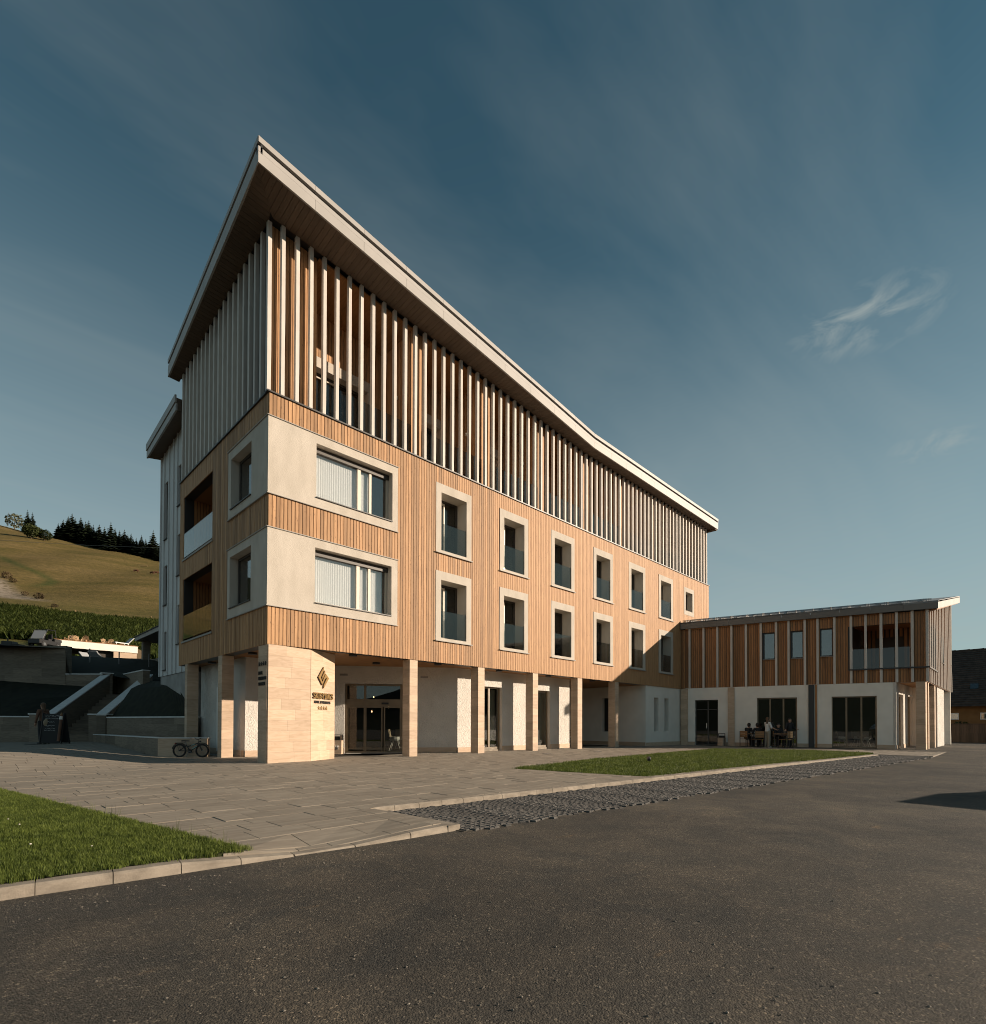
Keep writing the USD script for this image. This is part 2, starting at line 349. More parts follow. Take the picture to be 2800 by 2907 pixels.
noisy('bark', (.05, .035, .022), (.11, .08, .055), nscale=12.0, rough=.95, bump=.6)
def leafy(name, c1, c2, tr=.25, nscale=3.0):
    mat(name, {'g': ('geometry', {}), 'n': ('noise_texture', {'scale': nscale, 'detail': 3.0}), 'oi': ('object_info', {}), 'a': ('math', {'math_type': 'add'}), 'fr': ('math', {'math_type': 'fraction'}),
        'mx': ('mix_float', {'fac': .5}), 'r': ('rgb_ramp', {'ramp': [(.2, c1), (.75, c2)]}), 'p': ('principled_bsdf', {'roughness': .62, 'specular_ior_level': .25}), 't': ('translucent_bsdf', {}), 'm': ('mix_closure', {'fac': tr})},
        [('g.position', 'n.vector'), ('g.random_per_island', 'a.value1'), ('oi.random', 'a.value2'), ('a.value', 'fr.value1'), ('n.fac', 'mx.a'), ('fr.value', 'mx.b'), ('mx.result', 'r.fac'),
         ('r.color', 'p.base_color'), ('r.color', 't.color'), ('p.BSDF', 'm.closure1'), ('t.BSDF', 'm.closure2')], surface='m.closure')
leafy('grass_blade', (.042, .066, .010), (.145, .185, .036), .30, 1.6)
leafy('weed_leaf', (.026, .042, .009), (.085, .108, .024), .2, .3)
leafy('spruce_needles', (.010, .017, .010), (.030, .044, .020), .08, .6)
leafy('bush_leaf', (.016, .024, .006), (.048, .060, .014), .2, .6)
leafy('pale_leaf', (.05, .055, .03), (.13, .135, .08), .2, .6)
leafy('dry_bush', (.045, .030, .014), (.11, .075, .035), .15, .8)
leafy('clover_flower', (.55, .52, .46), (.75, .72, .66), .2)
noisy('lawn_soil', (.020, .026, .007), (.045, .055, .014), nscale=9.0, rough=.95, bump=.5, bscale=40.0)
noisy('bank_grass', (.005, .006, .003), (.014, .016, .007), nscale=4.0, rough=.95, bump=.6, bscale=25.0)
mat('asphalt', {'g': ('geometry', {}), 'n1': ('noise_texture', {'scale': .35, 'detail': 6.0, 'roughness': .62}), 'n2': ('noise_texture', {'scale': 1.6, 'detail': 5.0, 'roughness': .65, 'distortion': .8}),
    'm3': ('mapping', {'scale': (1.2, 3.0, 1.0), 'rotation': (0, 0, .08)}), 'n3': ('noise_texture', {'scale': 1.0, 'detail': 5.0, 'roughness': .6}),
    'r1': ('rgb_ramp', {'ramp': [(.30, (.048, .046, .042)), (.50, (.080, .073, .063)), (.68, (.125, .110, .090))]}),
    'r2': ('rgb_ramp', {'ramp': [(.36, (.62, .66, .70)), (.62, (1.12, 1.06, .98))]}), 'mu': ('mix', {'mix_type': 'multiply', 'fac': .85}),
    'st': ('map_range', {'from_min': .66, 'from_max': .76, 'to_min': 0.0, 'to_max': .55, 'clamp': True}), 'mx': ('mix', {'color2': (.20, .125, .06)}),
    'v': ('voronoi_texture', {'scale': 95.0, 'randomness': 1.0}), 'vs': ('separate_color', {}), 'vr': ('rgb_ramp', {'ramp': [(.0, (.45, .45, .45)), (.55, (.9, .9, .9)), (.93, (1.35, 1.3, 1.2)), (.985, (3.0, 2.8, 2.5))]}), 'mv': ('mix', {'mix_type': 'multiply', 'fac': .8}),
    'v2': ('voronoi_texture', {'scale': 110.0, 'randomness': 1.0}), 'bn': ('noise_texture', {'scale': 260.0, 'detail': 3.0, 'roughness': .7}), 'bh': ('math', {'math_type': 'subtract'}),
    'b': ('bump', {'strength': .9, 'distance': .007}), 'p': ('principled_bsdf', {'roughness': .82, 'specular_ior_level': .35})},
    [('g.position', 'n1.vector'), ('g.position', 'n2.vector'), ('g.position', 'm3.vector'), ('m3.vector', 'n3.vector'), ('n1.fac', 'r1.fac'), ('n2.fac', 'r2.fac'), ('r1.color', 'mu.color1'), ('r2.color', 'mu.color2'),
     ('n3.fac', 'st.value'), ('st.result', 'mx.fac'), ('mu.color', 'mx.color1'), ('g.position', 'v.vector'), ('v.color', 'vs.color'), ('vs.r', 'vr.fac'), ('mx.color', 'mv.color1'), ('vr.color', 'mv.color2'),
     ('mv.color', 'p.base_color'), ('g.position', 'v2.vector'), ('g.position', 'bn.vector'), ('bn.fac', 'bh.value1'), ('v2.distance', 'bh.value2'), ('bh.value', 'b.height'), ('b.normal', 'p.normal')])
mat('hill_grass', {'g': ('geometry', {}), 'm': ('mapping', {'scale': (.02, .05, .0)}), 'n1': ('noise_texture', {'scale': 1.0, 'detail': 7.0, 'roughness': .65}), 'n2': ('noise_texture', {'scale': .55, 'detail': 6.0, 'roughness': .75}),
    'r1': ('rgb_ramp', {'ramp': [(.30, (.080, .072, .022)), (.48, (.135, .102, .038)), (.66, (.180, .130, .058))]}), 'r2': ('rgb_ramp', {'ramp': [(.35, (.66, .70, .62)), (.62, (1.1, 1.06, 1.0))]}), 'mu': ('mix', {'mix_type': 'multiply', 'fac': 1.0}),
    'af': ('attribute', {'attribute': 'wooded'}), 'mf': ('mix', {'color2': (.010, .014, .007)}), 'at': ('attribute', {'attribute': 'lush'}), 'rg': ('rgb_ramp', {'ramp': [(.3, (.032, .050, .012)), (.7, (.062, .080, .022))]}), 'mg': ('mix', {}),
    'as': ('attribute', {'attribute': 'stony'}), 'rs': ('rgb_ramp', {'ramp': [(.40, (.09, .075, .035)), (.5, (.26, .215, .17)), (.7, (.33, .28, .22))]}), 'ms': ('mix', {}),
    'b': ('bump', {'strength': .8, 'distance': .5}), 'p': ('principled_bsdf', {'roughness': .95, 'specular_ior_level': .1})},
    [('g.position', 'm.vector'), ('m.vector', 'n1.vector'), ('g.position', 'n2.vector'), ('n1.fac', 'r1.fac'), ('n2.fac', 'r2.fac'), ('r1.color', 'mu.color1'), ('r2.color', 'mu.color2'), ('n2.fac', 'rg.fac'),
     ('at.fac', 'mg.fac'), ('mu.color', 'mg.color1'), ('rg.color', 'mg.color2'), ('n2.fac', 'rs.fac'), ('as.fac', 'ms.fac'), ('mg.color', 'ms.color1'), ('rs.color', 'ms.color2'), ('af.fac', 'mf.fac'), ('ms.color', 'mf.color1'), ('mf.color', 'p.base_color'), ('n2.fac', 'b.height'), ('b.normal', 'p.normal')])
noisy('house_wall', (.20, .105, .04), (.26, .14, .055), nscale=2.0, rough=.9, bump=.2)
noisy('roof_tile', (.030, .024, .020), (.060, .046, .038), nscale=3.0, rough=.85, vary=.2)
wood('fence_wood', (.05, .03, .018), (.11, .07, .045))
mat('lamp_glow', {'e': ('emission', {'color': (1.0, .62, .28), 'strength': 2.5})}, [], surface='e.emission')
plain('car_paint', (.10, .11, .12), .25, .4, coat_weight=.6)
plain('red_lens', (.25, .01, .01), .2)
plain('chalk', (.50, .50, .48), .9)
plain('chalkboard', (.022, .022, .022), .8)

# ------------------------------------------------------------------ ground heights
def sm(a, b, x):
    t = np.clip((np.asarray(x, float) - a) / (b - a), 0, 1); return t * t * (3 - 2 * t)
ROAD_Z = -.075
def floor_z(x, y):
    x = np.asarray(x, float); y = np.asarray(y, float)
    z = np.clip(.02 + .09 * (-x - 1.3) + .038 * (y - 5.1), 0, .30) * sm(-1.0, 2.5, y)
    z = z - .03 * sm(8, 16, x) - .05 * sm(16, 26, x)
    win = sm(-4.3, -3.8, x) * (1 - sm(-3.5, -2.3, x))
    return z - .062 * win * sm(-9.3, -10.0, y)
def lawn1_edge(y): return -4.21 - .175 * (y + 9.8)
def kerb2_y(x): return -8.50 - .085 * (x + 2.2)
def in_plaza(x, y):
    if y < -9.75 - .1 * (x + 5.5) and x < -3.9: return False
    if x < -2.25 and y < -10.02: return False
    if -2.30 <= x < 19.0 and y < kerb2_y(x) - .01: return False
    if x >= 19.0 and y < -11.85: return False
    if x < lawn1_edge(y) and y < 1.0: return False
    if -9.8 < y < -4 and x > 3.4:
        if in_lawn2(x, y): return False
    return True
LAWN2 = [(3.57, -5.64), (4.04, -8.86), (19.2, -10.15), (20.2, -8.0), (18.6, -4.32), (8.36, -4.84)]
from shapely.geometry import Polygon, Point, box as sbox
LAWN2P = Polygon(LAWN2)
def in_lawn2(x, y): return LAWN2P.contains(Point(x, y))

# ------------------------------------------------------------------ the hotel
hotel = thing('hotel_building', 'four storey hotel clad in larch boards and pale vertical slats with a sharp tilted roof', 'building')
FR = [(5.759 + 3.159 * k, 1.658) for k in range(6)]
FZ = [(7.026, 9.43), (3.969, 6.379)]
BAND = [(7.268, 9.351), (4.242, 6.342)]
SMALL = (24.62, 25.96, 7.66, 9.30)
front_holes = [(-1, 4.17, *b) for b in BAND] + [(x, x + w, *z) for x, w in FR for z in FZ] + [SMALL]
left_holes = [(-1, 2.94, *b) for b in BAND] + [(4.36, 7.46, 7.03, 9.33), (4.36, 7.46, 4.03, 6.32)]
boards = board_list(FRONT, .005, 28.15, 3.2, 9.985, front_holes) + board_list(LEFT, .03, 7.93, 3.2, 9.985, left_holes)
emit(boards, 'board', 'larch_wood', hotel)
wall(FRONT, .03, 28.12, 3.2, 10.0, front_holes, -.33, -.03).merge(wall(LEFT, .33, 7.9, 3.2, 10.0, left_holes, -.33, -.03)).build('backing_wall', 'dark_metal', hotel)
# outer shell: right end, back, upper floor walls, floors
sh = MB().box(28.0, 28.12, .3, 8.0, 3.2, 13.5).box(.1, 28.1, 7.7, 7.9, 3.2, 13.3)
for z in (3.22, 6.36, 9.40): sh.box(.36, 28.0, .62, 7.7, z, z + .2)
sh.box(.4, 28, 4.2, 4.3, 3.4, 13.2)
sh.build('shell_wall', 'interior', hotel)
# wall panels behind the slats (top storey)
def zs(x, y):
    z = 14.78 - .079 * min(x, 14.5) - .003 * max(0, x - 14.5)
    return z - .093 * y * max(0.0, 1 - max(x, 0) / 14.5)
# plaster bands with the corner windows
BW = [(1.36, 3.96, 7.56, 9.10), (1.34, 3.94, 4.53, 6.10)]
LW = [(1.12, 2.70, 7.56, 9.08), (1.10, 2.74, 4.56, 6.10)]
for (z0, z1), bw, lw in zip(BAND, BW, LW):
    wall(FRONT, -.02, 4.17, z0, z1, [bw], -.30, .02).build('plaster_band', 'plaster', hotel)
    wall(LEFT, .302, 2.94, z0, z1, [lw], -.30, .02).build('plaster_band', 'plaster', hotel)
    f = MB()
    for z in (z0 - .022, z1): f.box(-.05, 4.19, .0, .05, z, z + .02)
    f.mapped(FRONT).merge(MB().box(-.02, 2.96, .0, .05, z1, z1 + .02).box(-.02, 2.96, .0, .05, z0 - .022, z0).mapped(LEFT)).build('flashing', 'sill_metal', hotel)
def sash(fr, s0, s1, z0, z1, d, t=.06, mul=(), w=.06):
    m = MB().box(s0, s0 + w, d - t, d, z0, z1).box(s1 - w, s1, d - t, d, z0, z1).box(s0 + w, s1 - w, d - t, d, z0, z0 + w).box(s0 + w, s1 - w, d - t, d, z1 - w, z1)
    for c, ww in mul: m.box(c - ww / 2, c + ww / 2, d - t, d + .004, z0 + w, z1 - w)
    return m.mapped(fr)
def curtain(fr, s0, s1, z0, z1, d, amp=.012, wl=.075, seed=0):
    n = max(8, int((s1 - s0) / .018)); s = np.linspace(s0, s1, n)
    ph = meshkit_wob(s, seed)
    dd = d + amp * np.sin(s * 2 * math.pi / wl + ph)
    P = np.stack([np.stack([s, dd, np.full(n, z0)], 1), np.stack([s, dd, np.full(n, z1)], 1)], 1)
    return MB().grid(P).mapped(fr)
def meshkit_wob(s, seed):
    r = np.random.RandomState(seed); return 2.0 * np.sin(s * 3.1 + r.rand() * 6) + 1.2 * np.sin(s * 7.7 + r.rand() * 6)
for i, (a, b, c, d) in enumerate(BW):
    w = sash(FRONT, a + .01, b - .01, c + .01, d - .01, -.22, mul=[(a + 1.53, .11), (a + 1.93, .08)]).build('window', 'window_frame', hotel)
    MB().box(a + .05, b - .05, -.252, -.248, c + .05, d - .05).mapped(FRONT).build('pane', 'clear_pane', w)
    curtain(FRONT, a + .06, a + (1.95 if i == 0 else 2.45), c + .05, d - .05, -.34, amp=.005, wl=.07, seed=i).build('curtain', 'curtain', w)
    MB().box(a + .0, b + .0, -.02, .06, c - .03, c - .004).mapped(FRONT).build('sill', 'dark_metal', w)
    MB().box(a, b, -.295, -.18, d - .16, d - .012).mapped(FRONT).build('blind_box', 'dark_frame', w)
for i, (a, b, c, d) in enumerate(LW):
    w = sash(LEFT, a + .01, b - .01, c + .01, d - .01, -.22).build('window', 'dark_frame', hotel)
    MB().box(a + .05, b - .05, -.255, -.245, c + .05, d - .05).mapped(LEFT).build('pane', 'reflective_pane', w)
    MB().box(a, b, -.02, .06, c - .03, c - .004).mapped(LEFT).build('sill', 'dark_metal', w)
def french(x0, w, z0, z1, base=0.0, depth=.58, parent=None, lw=.235, top=.30, bal=True, seed=0, light=True):
    D0 = base - depth
    m = MB().box(x0, x0 + lw, D0, base + .012, z0, z1).box(x0 + w - lw, x0 + w, D0, base + .012, z0, z1)
    m.box(x0 + lw, x0 + w - lw, D0, base + .012, z1 - top, z1).box(x0 + lw, x0 + w - lw, D0, base + .012, z0, z0 + .09)
    win = m.mapped(FRONT).build('french_window', 'plaster', parent)
    a, b, c, d = x0 + lw, x0 + w - lw, z0 + .09, z1 - top
    sash(FRONT, a, b, c, d, D0 + .08, t=.07, w=.07).build('frame', 'dark_frame', win)
    if light: sash(FRONT, a + .07, a + .07 + (b - a - .14) * .5, c + .07, d - .1, D0 + .072, t=.06, w=.055).build('opening_leaf', 'window_frame', win)
    MB().box(a + .07, b - .07, D0 + .036, D0 + .044, c + .07, d - .07).mapped(FRONT).build('pane', 'pane', win)
    curtain(FRONT, a + .09, a + .09 + (b - a) * (.36 + .1 * (seed % 3)), c + .08, d - .08, D0 - .14, amp=.012, wl=.08, seed=seed).build('curtain', 'curtain', win)
    MB().box(x0 - .035, x0 + w + .035, base + .0125, base + .07, z0 - .035, z0 - .005).mapped(FRONT).build('sill', 'sill_metal', win)
    if bal: MB().box(a + .012, b - .012, base - .03, base - .018, c + .02, c + .95).box(b - .02, b - .012, base - .032, base - .016, c, c + .99).mapped(FRONT).build('balustrade', 'balustrade_glass', win)
    return win
for k, (x, w) in enumerate(FR):
    for j, (z0, z1) in enumerate(FZ): french(x, w, z0, z1, parent=hotel, seed=k * 2 + j)
a, b, c, d = SMALL
m = MB().box(a, a + .22, -.4, .012, c, d).box(b - .22, b, -.4, .012, c, d).box(a + .22, b - .22, -.4, .012, c, c + .26).box(a + .22, b - .22, -.4, .012, d - .26, d)
w = m.mapped(FRONT).build('window', 'plaster', hotel)
sash(FRONT, a + .22, b - .22, c + .26, d - .26, -.33).build('frame', 'dark_frame', w)
MB().hexa([(a + .28, -.37, c + .32), (b - .28, -.37, c + .32), (b - .28, -.36, c + .32), (a + .28, -.36, c + .32), (a + .28, -.57, d - .32), (b - .28, -.57, d - .32), (b - .28, -.56, d - .32), (a + .28, -.56, d - .32)]).mapped(FRONT).build('tilted_sash', 'pane', w)
# recessed balconies on the left face
for (a, b, c, d) in [(4.36, 7.46, 7.03, 9.33), (4.36, 7.46, 4.03, 6.32)]:
    m = MB().box(a, b, -1.6, -.33, c - .15, c).box(a, b, -1.6, -.33, d, d + .1)
    bal = m.mapped(LEFT).build('balcony', 'brown_wood', hotel)
    pool = board_list(LEFT, a, b, c, d, [], d0=-1.62, d1=-1.6) + board_list(frame((.33, b + .02), (1, 0), (0, -1)), 0, 1.27, c, d, [], d0=0, d1=.02)
    o = MB(); [o.merge(q) for q in pool]; o.build('back_boards', 'brown_wood', bal, kind='stuff')
    MB().box(a + .02, b - .02, -.02, -.005, c + .10, c + .96).mapped(LEFT).build('balustrade', 'pane', bal)
    MB().box(a - .03, b + .1, -.05, .035, c - .04, c + .02).mapped(LEFT).build('sill', 'sill_metal', bal)
    MB().cbox(4.66, 4.74, -1.58, -1.5, c + 1.35, c + 1.55, .01).mapped(LEFT).build('wall_lamp', 'white_paint', bal)
    MB().box(4.36, 4.38, -1.6, -.33, c, d).mapped(LEFT).build('side_panel', 'brown_wood', bal)
# top storey: ledge, slats, wall panels, loggias
MB().box(-.06, 28.2, -.12, .045, 9.99, 10.03).mapped(FRONT).build('ledge', 'dark_metal', hotel)
MB().box(.13, 7.98, -.12, .045, 9.99, 10.03).mapped(LEFT).build('ledge', 'dark_metal', hotel)
sl = []
for i in range(68):
    x = .372 + .41 * i
    sl.append(MB().cbox(x - .055, x + .055, .0, .115, 10.03, zs(x, 0) - .004, .006))
for i in range(19):
    y = .19 + .4215 * i
    sl.append(MB().cbox(-.01, .105, y - .055, y + .055, 10.03, zs(0, y) - .004, .006))
emit(sl, 'slat', 'slat_paint', hotel)
pool = []
pool += board_list(FRONT, .12, 1.48, 10.03, lambda s: zs(s, 0), [], d0=-.27, d1=-.24)
FINS = [(4.86 + 3.3 * k - .01 * k, 5.31 + 3.3 * k - .01 * k) for k in range(7)]
logs = [(1.48, FINS[0][0])] + [(FINS[k][1], FINS[k + 1][0]) for k in range(6)] + [(FINS[6][1], 27.7)]
for k, (a, b) in enumerate(FINS):
    pool += board_list(FRONT, a, b, 10.03, lambda s: zs(s, 0), [], d0=-.27, d1=-.24)
pool += board_list(FRONT, 27.7, 28.1, 10.03, lambda s: zs(s, 0), [], d0=-.27, d1=-.24)
core = MB().box(.14, 1.46, .275, 1.9, 10.03, 13.9)
for a, b in FINS: core.box(a + .03, b - .03, .275, 1.9, 10.03, zs(b, 0) - .06)
core.box(27.73, 28.0, .275, 7.7, 10.03, 13.4)
core.box(.14, 27.7, 2.32, 2.4, 10.03, 10.05)
core.build('partition_wall', 'dark_metal', hotel)
MB().box(.16, .2, .3, 7.9, 10.03, 13.7).build('wall_panel', 'slat_paint', hotel)
for k, (a, b) in enumerate(logs):
    lg = MB().box(a, b, .14, 1.9, 9.99, 10.02).build('loggia', 'concrete', hotel)
    wx0, wx1 = a + .42, b - .45
    hole = [(wx0, wx1, 10.0, 13.0)]
    pool += board_list(FRONT, a, b, 10.03, lambda s: zs(s, 1.9) - .02, hole, d0=-1.93, d1=-1.9, pitch=.112)
    pool += board_list(frame((b, 0), (0, 1), (-1, 0)), .29, 1.9, 10.03, zs(b, .4) - .06, [], d0=-.03, d1=0, pitch=.112)
    pool += board_list(frame((a, 0), (0, 1), (1, 0)), .29, 1.9, 10.03, zs(b, .4) - .06, [], d0=-.03, d1=0, pitch=.112)
    MB().hexa([(a, .13, zs(a, 0) - .07), (b, .13, zs(b, 0) - .07), (b, 2.0, zs(b, 1.9) - .05), (a, 2.0, zs(a, 1.9) - .05), (a, .13, zs(a, 0) - .03), (b, .13, zs(b, 0) - .03), (b, 2.0, zs(b, 1.9) - .02), (a, 2.0, zs(a, 1.9) - .02)]).build('ceiling', 'larch_across', lg)
    french(wx0, wx1 - wx0, 10.02, 13.0, base=-1.88, depth=.35, parent=hotel, lw=.2, top=.34, bal=False, seed=k + 3, light=(k % 2 == 0))
    MB().box(wx0, wx1, -2.33, -2.32, 10.02, 13.0).mapped(FRONT).build('room_back', 'interior', lg)
    MB().box(a + .02, b - .02, -.21, -.198, 10.08, 11.10).mapped(FRONT).build('balustrade', 'balustrade_glass', lg)
    MB().lathe([(.0, 0), (.05, 0), (.05, .1), (.0, .1)], (b - .06, 1.0, 12.3), 8).build('wall_lamp', 'white_paint', lg)
emit(pool, 'upper_board', 'larch_wood', hotel)

# roof: soffit boards, fascia panels, edge trim, top
XE = [-.74, 14.5, 28.4]; YE = [-1.03, -.56, -.50]
def yfront(x): return float(np.interp(x, XE, YE))
def zedge(x): return float(np.interp(x, XE, [14.94, 13.64, 13.57]))
def ztop(x, y): return zs(max(x, -.4), max(y, -.5))
sof = []
n = 188
for i in range(n):
    a = -.70 + i * (29.08 / n) + .004; b = a + 29.08 / n - .008
    # miter towards the corner
    ya = yb = .02
    if a < 0: ya = yfront(-.74) * (-a / .74) ; yb = yfront(-.74) * (max(0, -b) / .74)
    if ya - yfront(a) < .05: continue
    q = [(a, yfront(a) + .005), (b, yfront(b) + .005), (b, yb), (a, ya)]
    zz = [zedge(a), zedge(b), ] + [float(np.interp(t, [yfront(s), 0], [zedge(s), zs(max(s, 0), 0)])) for s, t in ((b, min(yb, 0)), (a, min(ya, 0)))]
    sof.append(MB().hexa([(*p, z) for p, z in zip(q, zz)] + [(*p, z + .03) for p, z in zip(q, zz)]))
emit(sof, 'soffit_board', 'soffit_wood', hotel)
def xleft(y): return float(np.interp(y, [-1.03, 8.33], [-.74, -.36]))
def zleft(y): return float(np.interp(y, [-1.03, 8.33], [14.94, 14.04]))
sof = []
for i in range(60):
    a = -.98 + i * (9.3 / 60) + .004; b = a + 9.3 / 60 - .008
    xa = xb = .02
    if a < 0: xa = -.74 * (-a / 1.03); xb = -.74 * (max(0, -b) / 1.03)
    q = [(xleft(a) + .005, a), (xa, a), (xb, b), (xleft(b) + .005, b)]
    if xa - xleft(a) < .03: continue
    zz = [zleft(a), float(np.interp(xa, [xleft(a), 0], [zleft(a), zs(0, max(a, 0)) - .0])), float(np.interp(xb, [xleft(b), 0], [zleft(b), zs(0, max(b, 0))])), zleft(b)]
    sof.append(MB().hexa([(*p, z) for p, z in zip(q, zz)] + [(*p, z + .03) for p, z in zip(q, zz)]))
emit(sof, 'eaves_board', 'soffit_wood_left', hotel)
front_e = [(x, yfront(x), zedge(x)) for x in np.concatenate([np.linspace(-.74, 14.5, 11), np.linspace(14.5, 28.4, 11)[1:]])]
left_e = [(xleft(y), y, zleft(y)) for y in np.linspace(8.33, -1.03, 7)]
def edge_piece(p, q, inward, lo, hi, thick, off):
    p, q, i = np.array(p), np.array(q), np.array([*inward, 0.0])
    o = i * off; t = i * (off + thick)
    L = [p + o, q + o, q + t, p + t]
    return MB().hexa([tuple(v + [0, 0, lo]) for v in L] + [tuple(v + [0, 0, hi]) for v in L])
fas = []; trim = []; band = MB(); gap = MB()
for E_, inw in ((front_e, (0, 1)), (left_e, (1, 0))):
    for p, q in zip(E_[:-1], E_[1:]):
        d = (np.array(q) - np.array(p)); d /= np.linalg.norm(d); g = d * .004
        fas.append(edge_piece(np.array(p) + g, np.array(q) - g, inw, -.004, .275, .06, 0.0))
        trim.append(edge_piece(np.array(p) + g, np.array(q) - g, inw, .50, .645, .30, -.02 if inw[0] == 0 else -.01))
        band.merge(edge_piece(p, q, inw, .283, .41, .1, .004)); gap.merge(edge_piece(p, q, inw, .25, .52, .05, .06))
for m in fas: m.build('fascia_panel', 'fascia_metal', hotel)
for m in trim: m.build('roof_edge', 'fascia_metal', hotel)
band.build('gutter', 'fascia_metal', hotel); gap.build('shadow_gap', 'dark_metal', hotel)
# end fascia at the far right, and the roof sheet
MB().hexa([(28.34, -.5, 13.57), (28.4, -.5, 13.57), (28.4, 8.3, 13.5), (28.34, 8.3, 13.5), (28.34, -.5, 14.2), (28.4, -.5, 14.2), (28.4, 8.3, 14.1), (28.34, 8.3, 14.1)]).build('end_fascia', 'fascia_metal', hotel)
P = np.array([[(x, y, (zedge(x) if y < 0 else ztop(x, y)) + .62) for y in (yfront(x) + .05, 0, 4, 8.3)] for x in (-.68, 3, 6, 10, 14.5, 20, 28.36)])
P[0, :, 0] = [xleft(y) + .05 for y in P[0, :, 1]]
MB().grid(P).build('roof_sheet', 'roof_dark', hotel)
P2 = P.copy(); P2[:, :, 2] -= .5
MB().grid(P2).build('roof_deck', 'dark_metal', hotel)
MB().box(28.12, 28.36, -.45, 8.2, 13.5, 13.56).build('end_soffit', 'soffit_wood', hotel)

# ------------------------------------------------------------------ ground floor of the hotel
def stone_face(p0, p1, z0, z1, parent, mat_='travertine', course=.3, lo=.35, hi=.8, t=.022, name='stone_tile', seed=1, out=1):
    """Stone tiles laid in courses on the vertical face p0-p1, standing out to the right of p0->p1 when out is 1."""
    rs = random.Random(seed); p0 = np.array(p0); p1 = np.array(p1); L = np.linalg.norm(p1 - p0); u = (p1 - p0) / L; nn = np.array([u[1], -u[0]]) * out
    fr = frame(p0, u, nn); n = max(1, int(round((z1 - z0) / course))); h = (z1 - z0) / n; made = []
    for r in range(n):
        s = 0.0
        while s < L - 1e-6:
            w = rs.uniform(lo, hi); e = s + w
            if L - e < .22: e = L
            j = rs.uniform(0, .002)
            made.append(MB().box(s + .0012, e - .0012, 0, t + j, z0 + r * h + .0012, z0 + (r + 1) * h - .0012).mapped(fr)); s = e
    for m in made: m.build(name, mat_, parent)
    return made
# corner pier of faced stone
PIER = [(.04, .02), (1.28, .10), (2.36, .71), (2.22, .96), (1.15, .60), (.04, .60)]
pier = MB().prism([(.065, .045), (1.27, .125), (2.33, .725), (2.22, .94), (1.15, .58), (.065, .58)], -.03, 3.2).build('pier', 'travertine', hotel)
stone_face(PIER[0], PIER[1], -.01, 3.195, pier, seed=2)
stone_face(PIER[1], PIER[2], -.01, 3.195, pier, seed=3)
stone_face((.04, .6), (.04, .02), -.01, 3.195, pier, seed=4, lo=.3, hi=.6)
stone_face(PIER[2], PIER[3], -.01, 3.195, pier, seed=5)
def column(x0, x1, y0, y1, z0, seed, parent=hotel, z1=3.195, mat_='travertine', faces='FL'):
    c = MB().box(x0 + .02, x1 - .02, y0 + .02, y1 - .02, z0 - .05, z1).build('column', mat_, parent)
    if 'F' in faces: stone_face((x0, y0 + .022), (x1, y0 + .022), z0, z1, c, mat_, seed=seed, lo=.9, hi=1.0)
    if 'L' in faces: stone_face((x0 + .022, y1), (x0 + .022, y0), z0, z1, c, mat_, seed=seed + 50, lo=.9, hi=1.0)
    return c
for i, (x0, x1) in enumerate(((4.71, 5.03), (7.82, 8.15), (10.93, 11.26), (14.04, 14.38), (17.15, 17.48))):
    column(x0, x1, .03, .42, float(floor_z(x0, 0)) - .005, 10 + i)
column(.0, .35, 3.37, 3.72, .0, 20)
column(.0, .37, 6.88, 7.14, .1, 21)
# soffit of the overhang with its lamps
MB().prism([(.03, .03), (28.0, .03), (28.0, 5.6), (7, 5.6), (1.1, 7.9), (.03, 7.9)], 3.205, 3.24).build('overhang_soffit', 'larch_across', hotel)
for x, y in ((.45, 2.0), (.42, 5.5), (2.75, .16), (4.45, 1.5), (6.1, .16), (9.2, .16), (12.3, .2), (15.65, .22)):
    MB().lathe([(0, 0), (.13, 0), (.13, .06), (0, .06)], (x, y + .12, 3.145), 20).build('soffit_lamp', 'black_paint', hotel)
# back walls
def plinth(p0, p1, z0, parent, h=.2):
    p0 = np.array(p0); p1 = np.array(p1); L = np.linalg.norm(p1 - p0); u = (p1 - p0) / L
    MB().box(0, L, 0, .018, z0, z0 + h).mapped(frame(p0, u, (u[1], -u[0]))).build('plinth', 'travertine', parent)
def rough_wall(p0, p1, holes=(), z0=-.1, z1=3.205, t=.3, matn='roughcast', pl=True, parent=hotel, rect=None):
    p0 = np.array(p0); p1 = np.array(p1); L = np.linalg.norm(p1 - p0); u = (p1 - p0) / L
    w = wall(frame(p0, u, (u[1], -u[0])), 0, L, z0, z1, list(holes), -t, 0).build('ground_wall', matn, parent)
    if pl:
        s = 0.0
        zz = float(floor_z(*((p0 + p1) / 2)))
        for a, b, c, d in sorted(h for h in holes if h[2] < .1):
            if a > s: plinth(p0 + u * s, p0 + u * a, zz, parent)
            s = b
        if s < L: plinth(p0 + u * s, p1, zz, parent)
    return w
rough_wall((.70, 7.7), (.70, 3.40))
MB().box(.675, .698, 5.0, 5.9, .1, 2.35).build('side_door', 'white_paint', hotel)
rough_wall((.702, 3.36), (3.92, 3.6))
D0, D1 = np.array([3.92, 3.6]), np.array([7.55, .92]); DU = (D1 - D0) / np.linalg.norm(D1 - D0); DL = np.linalg.norm(D1 - D0)
DF = frame(D0, DU, (DU[1], -DU[0]))
rough_wall(D0, D1, [(.40, 2.62, -.2, 2.56)])
rough_wall(D1 + [.003, 0], (14.62, .92), [(1.25, 2.48, -.2, 2.585), (4.15, 5.6, -.2, 2.585)])
rough_wall((14.62, .925), (14.62, 4.8), matn='white_plaster', pl=False)
rough_wall((14.3, 4.8), (20.2, 4.8), [(1.6, 2.9, -.2, 2.5)], matn='white_plaster')
